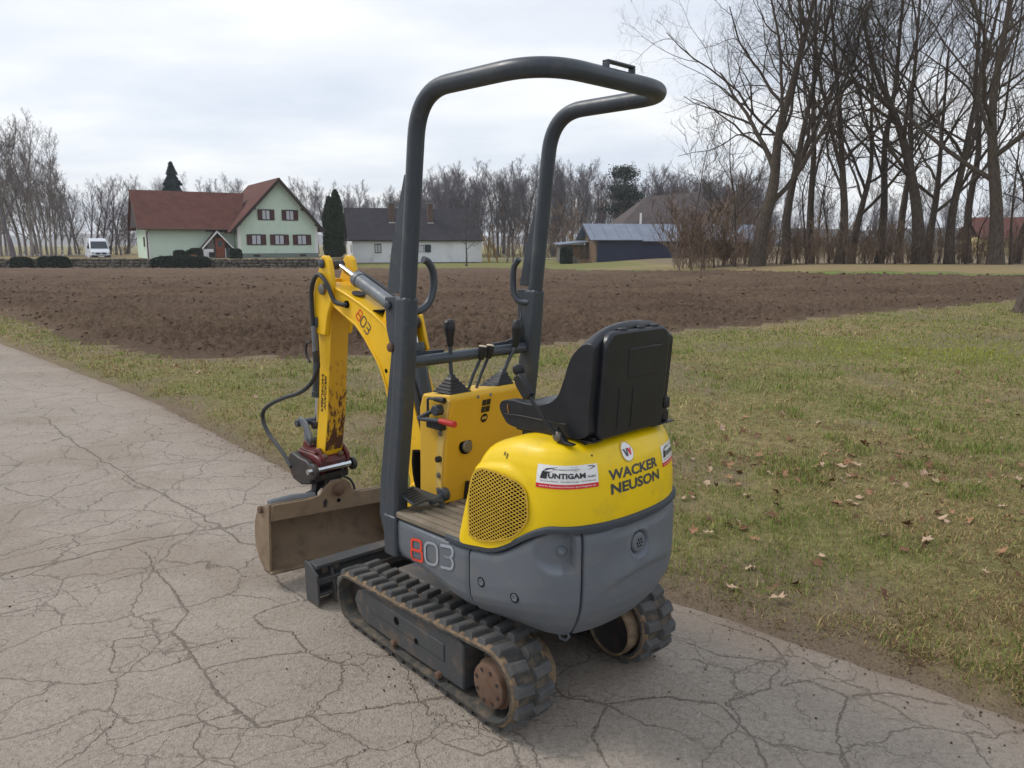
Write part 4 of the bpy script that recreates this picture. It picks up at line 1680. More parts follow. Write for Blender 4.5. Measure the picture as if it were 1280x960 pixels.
# safety lever with red grip and small throttle lever on the console's left edge
sl = empty('safety_lever', (0, 0, 0), 0, EX)
G().add(tube(fillet([(-.19, .06, .995), (-.20, .145, .95), (-.20, .155, .945), (-.20, .02, .957)], .012, 4), .0085, 10)).build('rod', M['steel'], sl)
G().add(tube([(-.20, .025, .9565), (-.20, -.06, .957)], [.0105, .0125], 12)).build('grip', M['redgrip'], sl, .002)
G().add(lathe([(.02, 0), (.02, .035)], (-.172, .05, .992), (-1, 0, 0), 14)).build('hub', M['steel'], sl, .003)
G().add(box(-.20, -.172, .02, .11, .918, .946)).build('bracket', M['blackp'], sl, .004)
tl = empty('throttle_lever', (0, 0, 0), 0, EX)
G().add(tube(fillet([(-.185, .115, .955), (-.185, .115, 1.028), (-.185, .07, 1.03)], .012, 4), .005, 8)).build('rod', M['steel'], tl)
G().add(tube([(-.185, .075, 1.03), (-.185, .03, 1.032), (-.185, .015, 1.032)], [.008, .011, .012], 10)).build('knob', M['blackp'], tl, .002)

# ---- seat
ST = empty('operator_seat', (0, 0, 0), 0, EX)
sp_in = [(-.315, 1.030), (-.300, 1.058), (-.312, 1.082), (-.36, 1.092), (-.45, 1.090), (-.515, 1.102), (-.560, 1.132), (-.585, 1.185), (-.600, 1.245), (-.618, 1.300), (-.646, 1.342), (-.672, 1.362), (-.698, 1.360), (-.705, 1.32), (-.690, 1.10), (-.678, 1.022), (-.55, 1.006), (-.36, 1.004)]
prof_b = catmull(sp_in + [sp_in[0]], 5)[:-1]
xs_ = [-.205, -.16, -.13, -.10, -.05, 0, .05, .10, .13, .16, .205]
_t = np.roll(prof_b, -1, 0) - np.roll(prof_b, 1, 0)
_t /= np.linalg.norm(_t, axis=1)[:, None]
PN = np.c_[-_t[:, 1], _t[:, 0]]
if PN[int(np.argmax(prof_b[:, 1]))][1] < 0:
    PN = -PN


def seat_sec(x):
    a = abs(x)
    out_ = []
    for qi, q in enumerate(prof_b):
        y, z = q
        # side rolls: the middle of the cushion and back is dished
        dish = .022 * smooth((.17 - a) / .08)
        if z > 1.06 and y > -.60:
            z = z - dish * .8
        if z > 1.12 and y < -.55 and y > -.655:
            y = y - dish * .8
        k = min(1.0, max(0.0, (a - .155) / .053))
        d_ = 0.0
        y, z = y - PN[qi][0] * d_, z - PN[qi][1] * d_
        if z > 1.18:
            z -= .055 * (a / .205) ** 2.6 * (z - 1.18) / .18
        out_.append((x, y, z))
    return out_


sv, sf = [], []
for x in xs_:
    sv += seat_sec(x)
m_ = len(prof_b)
for i in range(len(xs_) - 1):
    for k in range(m_):
        j = (k + 1) % m_
        sf.append((i * m_ + k, i * m_ + j, (i + 1) * m_ + j, (i + 1) * m_ + k))
sf.append(list(range(m_))[::-1])
sf.append([(len(xs_) - 1) * m_ + k for k in range(m_)])
so_ = G().add((sv, sf)).build('seat_shell', M['black'], ST, .024, 4, ang=50)
G().add(tube(catmull([(-.2055, -.33, 1.040), (-.2065, -.40, 1.046), (-.2065, -.50, 1.048), (-.2055, -.60, 1.05)], 5), .0028, 6)).build('piping', M['blackp'], so_)
# torn foam patch near the front corner, document box on the back
G().add(tube([(-.198, -.338, 1.088), (-.207, -.342, 1.066), (-.206, -.346, 1.046)], .0022, 6)).build('torn_seam', pm('foam_yellow', rgb(150, 104, 40), .8), so_)
rx = []
for cx_, cz_, rr_, a0 in ((.110, 1.290, .05, 0), (-.122, 1.290, .05, 90), (-.147, 1.033, .025, 180), (.135, 1.033, .025, 270)):
    for k in range(7):
        an_ = R(a0 + 15 * k)
        rx.append((cx_ + rr_ * math.cos(an_), cz_ + rr_ * math.sin(an_)))
pv2, pf2 = prism(rx, 'y', -.704, -.66)
pv2 = [(x_, y_ - (z_ - 1.012) * .075, z_ + .006 * (1 - (x_ / .165) ** 2) * (z_ > 1.2)) for x_, y_, z_ in pv2]
bx = G().add((pv2, pf2)).build('document_box', M['black'], ST, .009, 3, ang=60)
G().add(prism([(-.715, 1.19), (-.7195, 1.19), (-.7272, 1.285), (-.722, 1.285)], 'x', -.055, .115)).build('raised_panel', M['black'], bx, .002)
for xx in (-.08, .01, .085):
    G().add(box(xx - .014, xx + .014, -.724, -.695, 1.334, 1.350)).build('hinge', M['blackp'], bx, .004)
for xx in (-.09, -.02):
    G().add(prism([(-.703, 1.03), (-.7075, 1.03), (-.7175, 1.16), (-.712, 1.16)], 'x', xx, xx + .006)).build('moulded_rib', M['black'], bx, .001)
for s in (-1, 1):
    x0 = s * .165
    r_ = empty('seat_rail', (0, 0, 0), 0, ST)
    G().add(box(x0 - .02, x0 + .02, -.66, -.36, .990, 1.000)).build('lower_rail', M['blackp'], r_, .002)
    G().add(box(x0 - .014, x0 + .014, -.69, -.36, 1.0003, 1.018)).build('upper_rail', M['blackp'], r_, .002)
    G().add(box(x0 - s * .03 - .045 + s * .02, x0 - s * .03 + .045 + s * .06, -.70, -.61, 1.0055, 1.0095)).build('foot_plate', M['blackp'], r_, .0015)
G().add(box(.185, .222, -.69, -.65, 1.01, 1.05)).build('belt_buckle', M['blackp'], ST, .008)
G().add(box(.165, .195, -.712, -.69, 1.06, 1.10)).build('belt_reel', M['blackp'], ST, .008)
# belt stalk left of the seat
bs_ = empty('belt_stalk', (0, 0, 0), 0, EX)
G().add(tube(catmull([(-.235, -.61, 1.012), (-.250, -.585, 1.035), (-.26, -.52, 1.105), (-.26, -.48, 1.150)], 6), .0062, 8)).build('stalk', M['blackp'], bs_)
d = np.array([0, .62, .78])
sv_, sf_ = prism([(-.018, 0), (.018, 0), (.021, .055), (.015, .082), (-.015, .082), (-.021, .055)], 'x', -.012, .012)
rot_ = math.atan2(.50, .62)


def rotyz(p, a, o):
    return (p[0] + o[0], p[1] * math.cos(a) + p[2] * math.sin(a) + o[1], -p[1] * math.sin(a) + p[2] * math.cos(a) + o[2])


G().add(([rotyz(p, rot_, (-.26, -.495, 1.128)) for p in sv_], sf_)).build('buckle', M['blackp'], bs_, .005)
G().add(lathe([(.016, -.012), (.021, 0), (.018, .013), (.010, .018)], (-.24, -.428, 1.205), (0, .5, 1), 14)).build('button', M['blackp'], bs_)
G().add(lathe([(.016, 0), (.016, .012), (.008, .016)], (-.235, -.597, 1.018), (-1, 0, 0), 14)).build('pivot_bolt', M['bolt'], bs_, .002)
G().add(prism([(-.66, .998), (-.60, .998), (-.575, 1.035), (-.59, 1.045), (-.63, 1.006), (-.66, 1.004)], 'x', -.245, -.225)).build('stalk_bracket', M['blackp'], bs_, .002)

# ---- roll bar
RB = empty('roll_bar', (0, 0, 0), 0, EX)
PX_ = .322
zt = 2.092
post = [(-PX_, .048, 1.36), (-PX_, -.045, zt), (-PX_, -.60, zt), (PX_, -.60, zt), (PX_, -.045, zt), (PX_, .048, 1.36)]
G().add(tube(fillet(post, [0, .15, .17, .17, .15, 0], 12), .0290, 20)).build('hoop', M['steel'], RB, ang=60)
br = G()
br.add(box(-.05, .085, -.612, -.588, 2.135, 2.142)).add(box(-.05, -.042, -.612, -.588, 2.112, 2.135)).add(box(.077, .085, -.612, -.588, 2.112, 2.135))
br.build('lamp_bracket', M['steel'], RB, .002)
leg_rear = [(.012, 1.42), (.028, 1.226), (.056, .99), (.096, .742), (.109, .583), (.115, .45)]
for s in (-1, 1):
    lg = [(y, z) for y, z in leg_rear] + [(y + .068, z) for y, z in leg_rear[::-1]]
    LGo = G().add(prism(lg, 'x', s * PX_ - .031, s * PX_ + .031)).build('post', M['steel'], RB, .014, 4)
    front = [(.152, 1.414), (.148, 1.30), (.122, 1.217), (.158, 1.034), (.216, .715), (.228, .584), (.197, .496), (.172, .44)]
    fin = front + [(y + .05, z) for y, z in leg_rear[::-1]]
    xa = s * (PX_ + .012)
    G().add(prism(fin, 'x', xa - .007, xa + .007)).build('front_plate', M['steel'], LGo, .003)
    up_ = [(.060, 1.43), (.140, 1.43), (.108, 1.58), (.068, 1.70), (.022, 1.83), (.000, 1.83)]
    G().add(prism(up_, 'x', xa - .005, xa + .005)).build('upper_plate', M['steel'], LGo, .002)
    for yy, zz in ((.128, 1.385), (.118, 1.235)):
        G().add(lathe([(.017, 0), (.017, .010), (.009, .015)], (xa + s * .007, yy, zz), (s, 0, 0), 10)).build('hinge_bolt', M['rusty'] if zz < 1.3 else M['steel'], LGo, .002)
    # gusset to the cross bar
    gus = [(s * (PX_ - .03), 1.19), (s * (PX_ - .03), 1.33), (s * (PX_ - .045), 1.26), (s * (PX_ - .075), 1.222), (s * (PX_ - .12), 1.212), (s * (PX_ - .20), 1.210), (s * (PX_ - .20), 1.19)]
    G().add(prism(gus, 'y', .088, .096)).build('gusset', M['steel'], LGo, .002)
    G().add(box(s * PX_ - .036, s * PX_ + .036, .105, .182, .440, .60)).build('post_foot', M['steel'], LGo, .008)
G().add(tube([(-PX_ + .02, .075, 1.180), (PX_ - .02, .075, 1.180)], .0215, 18)).build('cross_bar', M['steel'], RB)
hd = catmull([(-.30, .045, 1.365), (-.262, .045, 1.368), (-.225, .045, 1.394), (-.203, .045, 1.444), (-.204, .045, 1.501), (-.225, .045, 1.536), (-.247, .045, 1.546)], 6)
G().add(tube(hd, .0135, 12)).build('grab_handle', M['steel'], RB)
hd = [(.30, .055, 1.365), (.285, .10, 1.37), (.28, .125, 1.41), (.28, .125, 1.50), (.285, .10, 1.54)]
G().add(tube(catmull(hd, 6), .0125, 12)).build('grab_handle', M['steel'], RB)

# ---- boom
BM = empty('boom', (0, 0, 0), 0, EX)
b_up = [(1.03, 1.425), (1.0, 1.425), (.951, 1.406), (.834, 1.372), (.74, 1.341), (.644, 1.303), (.563, 1.262), (.505, 1.205), (.450, 1.115), (.405, 1.02), (.358, .91), (.320, .82), (.292, .74), (.288, .64), (.30, .50)]
b_un = [(.385, .50), (.395, .54), (.412, .609), (.433, .678), (.445, .727), (.495, .84), (.544, .947), (.565, 1.007), (.599, 1.073), (.631, 1.112), (.712, 1.195), (.778, 1.247), (.857, 1.280), (.93, 1.312), (.977, 1.335), (1.03, 1.37)]
bo = G().add(prism(b_up + b_un, 'x', -.058, .058)).build('boom_beam', M['yellow'], BM, .006, 2)
# flanged edges: top and bottom plates slightly proud
for nm_, ln, th in (('top_plate', b_up[2:12], .010), ('bottom_plate', b_un[3:15], -.010)):
    P_ = np.array(ln)
    tg_ = np.gradient(P_, axis=0)
    tg_ /= np.linalg.norm(tg_, axis=1)[:, None]
    nn_ = np.c_[-tg_[:, 1], tg_[:, 0]]
    if nn_[3][1] * th < 0:
        nn_ = -nn_
    o1 = P_ + nn_ * .006
    o2 = P_ - nn_ * .006
    G().add(prism([tuple(q) for q in o1] + [tuple(q) for q in o2[::-1]], 'x', -.064, .064)).build(nm_, M['yellow'], BM, .003)
for s in (-1, 1):
    G().add(lathe([(.040, 0), (.040, .008)], (s * .058, .36, .60), (s, 0, 0), 24)).build('foot_boss', M['yellow'], BM, .003)
    # bracket plates carrying the lift cylinder's head
    G().add(prism([(.52, 1.24), (.47, 1.315), (.445, 1.305), (.405, 1.165), (.425, 1.135), (.47, 1.13)], 'x', s * .045, s * .060)).build('cylinder_bracket', M['yellow'], BM, .004)
    G().add(lathe([(.012, 0), (.012, .002)], (s * .0605, .455, 1.255), (s, 0, 0), 12)).build('bracket_hole', M['hole'], BM)
    G().add(prism([(.60, 1.275), (.56, 1.345), (.50, 1.355), (.47, 1.31), (.50, 1.20), (.55, 1.24)], 'x', s * .034, s * .046)).build('arm_cylinder_lug', M['yellow'], BM, .004)
# number, holes and hose port on the boom's side


def boom_side(u, v, off=0.0):
    # u runs down-forward to the rear along the beam, tilted like the beam
    a = R(-43)
    y0, z0 = .765, 1.300
    return -.058 - off, y0 - (u * math.cos(a) - v * math.sin(a)), z0 + (u * math.sin(a) + v * math.cos(a))


nm = model_number(.048)
decal('model_number', [(((([(p[0] * .82 - .0, p[1] - .02) for p in v]), f)), mi, .0015) for (v, f), mi in nm], [M['sorange'], M['sgrey']], boom_side, BM)
G().add(lathe([(.0095, 0), (.0095, .0015)], (-.058, .560, 1.065), (-1, 0, 0), 14)).build('side_hole', M['hole'], BM)
decal('green_mark', [(rect2(-.010, .012, 0, .035, 1, 1), 0, .0015), (rect2(-.006, .006, -.03, -.008, 1, 1), 0, .0015)], [M['sgreen']], lambda u, v, o=0: (-.058 - o, .418 - v * .35 + u, .84 + v), BM)
G().add(box(-.05, .05, .60, .66, 1.312, 1.3195)).build('slot_cover', M['hole'], BM, .002)
G().add(lathe([(.032, 0), (.032, .006)], (-.012, .82, 1.378), (0, -.3, 1), 18)).build('top_disc', M['dark'], BM)
# king post in front of the platform
KP = G().add(prism([(.20, .40), (.36, .36), (.42, .42), (.42, .56), (.36, .62), (.22, .62)], 'x', -.085, .085)).build('king_post', M['yellow'], EX, .01)
G().add(lathe([(.045, 0), (.045, .34)], (0, .24, .34), (0, 0, 1), 20)).build('swing_pin', M['steel'], KP, .003)


def cylinder(name, a, b, frac, rb, rr, mat=None, parent=None):
    """hydraulic ram from a (barrel end) to b (rod end)"""
    a, b = np.array(a, float), np.array(b, float)
    m = a + (b - a) * frac
    c = empty(name, (0, 0, 0), 0, parent or EX)
    d = (b - a) / np.linalg.norm(b - a)
    G().add(tube([a, m - d * .02], rb, 18)).add(tube([m - d * .03, m], rb * 1.12, 18)).build('barrel', mat or M['steel'], c, .002)
    G().add(tube([m, b], rr, 14)).build('rod', M['chrome'], c)
    G().add(lathe([(rb * 1.0, -rb * .8), (rb * 1.0, rb * .8)], a, (1, 0, 0), 16)).build('barrel_eye', mat or M['steel'], c, .003)
    G().add(lathe([(rr * 1.6, -rr * 1.8), (rr * 1.6, rr * 1.8)], b, (1, 0, 0), 16)).build('rod_eye', M['grease'], c, .003)
    return c


M['cyl'] = pm('worn_grey_cylinder', rgb(104, 110, 116), .45, var=.12, vs=12, dirt=rgb(80, 68, 58), dirt_amt=.35, ds=20, scr=.2)
ac = cylinder('arm_cylinder', (0, .51, 1.315), (0, 1.00, 1.505), .70, .031, .0135, M['cyl'])
G().add(tube(catmull([(.03, .55, 1.355), (.035, .70, 1.415), (.03, .83, 1.465), (.02, .88, 1.475)], 6), .008, 8)).build('feed_pipe', M['hose'], ac)
lc = cylinder('lift_cylinder', (0, .262, .56), (0, .455, 1.275), .88, .036, .018, M['steel'])
G().add(tube(catmull([(-.03, .44, 1.12), (-.045, .37, .98), (-.05, .325, .86), (-.05, .30, .82), (-.04, .27, .80)], 6), .0125, 10)).build('hose', M['hose'], lc)

# ---- dipper arm
AR = empty('dipper_arm', (0, 0, 0), 0, EX)
r_edge = [(.992, 1.33), (1.030, 1.06), (1.066, .784), (1.108, .60), (1.125, .555)]
f_edge = [(1.205, .555), (1.19, .62), (1.150, .80), (1.120, 1.06), (1.125, 1.26), (1.10, 1.34)]
arm_v, arm_f = prism(r_edge + f_edge, 'x', -.050, .050)
g = G()
g.add((arm_v, arm_f))
g.m = [1 if (sum(arm_v[i][1] for i in q) / len(q) < 1.10 and len(q) == 4 and abs(sum(arm_v[i][0] for i in q)) < 1e-6 and sum(arm_v[i][1] for i in q) / 4 < 1.12 and sum(arm_v[i][2] for i in q) / 4 < 1.3 and min(arm_v[i][1] for i in q) < 1.12) else 0 for q in arm_f]
g.build('arm_beam', [M['yellow'], M['worn']], AR, .005)
head = [(1.048, 1.490), (1.040, 1.530), (1.015, 1.548), (.985, 1.548), (.962, 1.528), (.948, 1.47), (.940, 1.41), (.952, 1.345), (.990, 1.28), (1.02, 1.18), (1.118, 1.18), (1.125, 1.27), (1.108, 1.37), (1.075, 1.44)]
for s in (-1, 1):
    G().add(prism(head, 'x', s * .0505, s * .075)).build('head_plate', M['yellow'], AR, .005)
    G().add(lathe([(.026, 0), (.026, .012), (.020, .016)], (s * .075, 1.016, 1.395), (s, 0, 0), 18)).build('pivot_pin', M['bolt'] if s < 0 else M['yellow'], AR, .002)
    G().add(lathe([(.022, 0), (.022, .010), (.016, .014)], (s * .075, 1.012, 1.512), (s, 0, 0), 16)).build('rod_pin', M['steel'], AR, .002)
G().add(box(-.048, .048, 1.06, 1.10, 1.40, 1.44)).build('cross_plate', M['yellow'], AR, .004)
G().add(box(-.085, -.055, 1.075, 1.11, 1.215, 1.262)).build('hose_clamp', M['steel'], AR, .003)
G().add(lathe([(.020, -.008), (.020, .008)], (-.02, 1.165, 1.285), (1, 0, 0), 16)).add(box(-.028, -.012, 1.12, 1.16, 1.27, 1.30)).build('hose_eye', M['yellow'], AR, .002)


def arm_side(u, v, off=0.0):
    # text runs up the arm; u along the arm, v across towards the front
    z = .800 + u
    y = float(np.interp(z, [.60, .784, 1.06], [1.108, 1.066, 1.030])) + .012 + (.056 - v)
    return -.050 - off, y, z


decal('lettering', [(fit_wh(text_poly('WACKER', .03, .001), .01, .185, .030, .048), 0, .0015), (fit_wh(text_poly('NEUSON', .03, .001), .0, .185, .004, .022), 0, .0015)], [M['sblack']], arm_side, AR, True)
bc = cylinder('bucket_cylinder', (0, 1.185, 1.235), (0, 1.262, .70), .72, .027, .013, M['steel'])

# linkage
LK = empty('bucket_linkage', (0, 0, 0), 0, EX)
arc = [(1.345, .715), (1.315, .742), (1.275, .742), (1.235, .715), (1.205, .665), (1.195, .620), (1.225, .612), (1.240, .655), (1.270, .690), (1.305, .700), (1.335, .690)]
for s in (-1, 1):
    G().add(prism(arc, 'x', s * .058, s * .070)).build('curved_link', M['cyl'], LK, .004)
    G().add(prism([(1.292, .70), (1.322, .71), (1.318, .56), (1.288, .55)], 'x', s * .030, s * .044)).build('straight_link', M['cyl'], LK, .004)
G().add(tube([(-.082, 1.322, .708), (.082, 1.322, .708)], .018, 14)).add(tube([(-.078, 1.21, .635), (.078, 1.21, .635)], .016, 14)).build('link_pin', M['steel'], LK, .002)

# ---- red quick coupler with tilt unit
QC = empty('quick_coupler', (0, 0, 0), 0, EX)
G().add(prism([(1.095, .500), (1.085, .545), (1.10, .572), (1.16, .585), (1.27, .585), (1.32, .575), (1.335, .54), (1.31, .500), (1.25, .482), (1.14, .482)], 'x', -.092, .062)).build('coupler_body', M['red'], QC, .010)
G().add(prism([(1.24, .55), (1.25, .60), (1.285, .625), (1.315, .61), (1.325, .55)], 'x', -.055, .055)).build('hook', M['red'], QC, .006)
G().add(prism([(1.11, .48), (1.08, .53), (1.085, .575), (1.13, .615), (1.17, .60), (1.17, .50)], 'x', -.075, -.058)).add(prism([(1.11, .48), (1.08, .53), (1.085, .575), (1.13, .615), (1.17, .60), (1.17, .50)], 'x', .058, .075)).build('ear', M['red'], QC, .005)
G().add(tube([(-.165, 1.082, .522), (.072, 1.082, .522)], .014, 16)).build('locking_pin', M['chrome'], QC)
for xx, r_ in ((-.118, .040), (.082, .032)):
    G().add(lathe([(r_, 0), (r_, .018), (r_ * .7, .024)], (xx, 1.09, .515), (-1 if xx < 0 else 1, 0, 0), 24)).build('end_cap', M['grease'], QC, .003)
G().add(prism([(1.13, .44), (1.11, .48), (1.115, .53), (1.16, .555), (1.24, .56), (1.30, .575), (1.335, .555), (1.34, .49), (1.30, .435), (1.22, .42)], 'x', -.128, -.094)).build('side_cheek', M['grease'], QC, .008)
G().add(box(-.088, .058, 1.14, 1.29, .583, .592)).build('top_plate', M['red'], QC, .003)
for xx in (-.06, .03):
    G().add(lathe([(.014, 0), (.014, .012), (.008, .016)], (xx, 1.10, .572), (0, -.6, .8), 8)).build('bolt_head', M['rusty'], QC)
G().add(box(-.10, .085, 1.115, 1.23, .448, .484)).add(box(-.05, .05, 1.12, 1.20, .395, .45)).build('tilt_unit', M['grease'], QC, .008)
G().add(prism([(-.135, .355), (-.105, .345), (-.085, .36), (-.085, .39), (-.04, .43), (-.04, .455), (-.09, .452), (-.10, .40), (-.135, .392)], 'y', 1.135, 1.175)).build('tilt_stop', M['sblack'], QC, .004)
G().add(tube(catmull([(.03, 1.11, .46), (.075, 1.10, .435), (.095, 1.095, .40), (.10, 1.095, .375)], 6), .006, 8)).build('drip_hose', M['hose'], QC)

# ---- tilting grading bucket (tilted a little to the right)
BK = empty('grading_bucket', (-.01, 1.12, .40), 0, EX)
BK.rotation_euler = (0, R(4.2), R(-1.5))
inner, outer_ = [], []
cur = catmull([(-.035, -.020), (-.030, -.055), (.03, -.050), (.075, -.085), (.098, -.155), (.088, -.235), (.052, -.295), (.0, -.330), (-.045, -.345)], 5)
cv = [(p[0], p[1]) for p in cur]
tg_ = np.gradient(cur, axis=0)
tg_ /= np.linalg.norm(tg_, axis=1)[:, None]
off_ = cur + np.c_[tg_[:, 1], -tg_[:, 0]] * -.009
HW = .345
G().add(prism(cv + [tuple(p) for p in off_[::-1]], 'x', -HW, HW)).build('bucket_shell', M['bucket'], BK, .002)
side = [(-.040, -.02)] + [tuple(p) for p in off_] + [(-.058, -.345), (-.040, -.10)]
for s in (-1, 1):
    G().add(prism(side, 'x', s * HW, s * (HW + .010))).build('side_plate', M['bucket'], BK, .003)
G().add(box(-HW - .01, HW + .01, -.075, .006, -.352, -.338)).build('cutting_edge', M['bucket'], BK, .003)
G().add(prism([(-HW, -.10), (HW, -.10), (HW, -.022), (.13, -.022), (.09, -.01), (.065, .035), (.035, .055), (-.035, .055), (-.065, .03), (-.10, -.01), (-.16, -.022), (-HW, -.022)], 'y', -.052, -.038)).build('ear_plate', M['bucket'], BK, .003)
G().add(lathe([(.034, 0), (.034, .012), (.024, .014), (.024, .026), (.012, .030)], (0, -.052, .008), (0, -1, 0), 22)).build('tilt_pin', M['rusty'], BK, .002)
G().add(lathe([(.010, 0), (.010, .002)], (.005, -.052, -.050), (0, -1, 0), 14)).build('ear_hole', M['hole'], BK)
G().add(prism([(-.078, -.075), (-.060, -.075), (-.058, -.04), (-.068, -.032), (-.080, -.045)], 'y', -.0535, -.0515)).build('ear_scar', M['grease'], BK)
G().add(tube([(-.10, .0, -.03), (-.22, .0, -.02), (-.335, .0, -.03)], [.024, .022, .022], 12)).build('tilt_ram', M['cyl'], BK, .003)
G().add(lathe([(.018, 0), (.018, .02)], (-HW - .006, .035, -.06), (-1, 0, 0), 12)).build('side_lug', M['rusty'], BK, .003)

# ---- hoses on the arm, dark slot at the boom foot
HS = G().add(tube(catmull([(-.088, 1.100, 1.22), (-.088, 1.102, 1.30), (-.090, 1.095, 1.39), (-.092, 1.058, 1.445), (-.094, 1.012, 1.462), (-.094, .966, 1.435), (-.090, .934, 1.388), (-.084, .905, 1.345), (-.072, .855, 1.332), (-.060, .845, 1.334)], 6), .0105, 10)).build('arm_hose', M['hose'], EX)
G().add(lathe([(.017, 0), (.017, .008)], (-.058, .845, 1.334), (-1, 0, 0), 14)).build('fitting', M['hole'], HS)
G().add(tube([(-.085, 1.098, 1.22), (-.085, 1.096, 1.10)], .0125, 12)).build('coupling', M['cyl'], HS, .002)
G().add(tube([(-.085, 1.096, 1.10), (-.085, 1.090, 1.05)], .0155, 10)).build('coupling_nut', M['grease'], HS, .002)
G().add(tube(catmull([(-.080, 1.09, 1.07), (-.082, 1.085, 1.02), (-.085, 1.14, .945), (-.09, 1.25, .88), (-.10, 1.40, .832), (-.11, 1.52, .785), (-.115, 1.60, .735), (-.115, 1.61, .675), (-.115, 1.55, .615), (-.118, 1.46, .575), (-.122, 1.38, .535), (-.128, 1.31, .495)], 6), .0105, 10)).build('coupler_hose', M['hose'], EX)
G().add(tube(catmull([(-.05, 1.20, 1.13), (-.05, 1.235, 1.12), (-.05, 1.245, 1.07), (-.05, 1.21, 1.03)], 6), .006, 8)).build('cylinder_hose', M['hose'], EX)
G().add(tube(catmull([(-.075, .33, .76), (-.08, .33, .70), (-.075, .32, .62), (-.06, .29, .56)], 6), .022, 10)).build('slot_shade', M['hole'], EX)  # near-black tube painting the shade of the slot beside the boom foot

# ------------------------------------------------------------------ bare winter trees
def bark(name, c0, c1, sc=14):
    m, t, b = nt(name)
    vec = coords(t)
    mp = t.nodes.new('ShaderNodeMapping')
    mp.inputs['Scale'].default_value = (1, 1, .25)
    t.links.new(vec, mp.inputs['Vector'])
    n1 = noise(t, mp.outputs[0], sc, 6, .65)
    n2 = noise(t, vec, .6, 3)
    c = mixc(t, ramp(t, n1, .35, .68), c0, c1)
    c = mixc(t, ramp(t, n2, .45, .75, 0, .35), c, rgb(92, 92, 70))
    t.links.new(c, b.inputs['Base Color'])
    b.inputs['Roughness'].default_value = .95
    b.inputs['Specular IOR Level'].default_value = .1
    bump(t, b, n1, 1.0, .03)
    return m


M['bark'] = bark('dark_bark', rgb(66, 58, 53), rgb(108, 97, 88))
M['bark_far'] = bark('grey_brown_bark', rgb(92, 86, 92), rgb(122, 115, 122), 4)
M['bark_birch'] = bark('pale_birch_bark', rgb(112, 104, 102), rgb(176, 168, 164), 3)
M['twig_red'] = bark('reddish_twigs', rgb(108, 90, 78), rgb(142, 122, 106), 4)
M['twig_yellow'] = bark('yellowish_twigs', rgb(134, 108, 60), rgb(166, 138, 82), 4)


def unit(v):
    return v / (np.linalg.norm(v, axis=-1, keepdims=True) + 1e-9)


def tubes(P, rad, sides):
    """P (B,N,3), rad (B,N) -> verts, quads"""
    B, N, _ = P.shape
    t = np.gradient(P, axis=1)
    t = unit(t)
    ref = np.where(np.abs(t[:, :1, 2:3]) < .8, np.array([[[0, 0, 1.0]]]), np.array([[[1.0, 0, 0]]]))
    ref = np.broadcast_to(ref, t.shape)
    u = unit(np.cross(t, ref))
    w = np.cross(t, u)
    a = 2 * np.pi * np.arange(sides) / sides
    v = P[:, :, None, :] + rad[:, :, None, None] * (np.cos(a)[None, None, :, None] * u[:, :, None, :] + np.sin(a)[None, None, :, None] * w[:, :, None, :])
    v = v.reshape(-1, 3)
    base = (np.arange(B) * N * sides)[:, None, None]
    i = np.arange(N - 1)[None, :, None] * sides
    k = np.arange(1 if sides == 2 else sides)[None, None, :]
    k2 = (k + 1) % sides
    f = np.stack([base + i + k, base + i + k2, base + i + sides + k2, base + i + sides + k], -1).reshape(-1, 4)
    return v, f


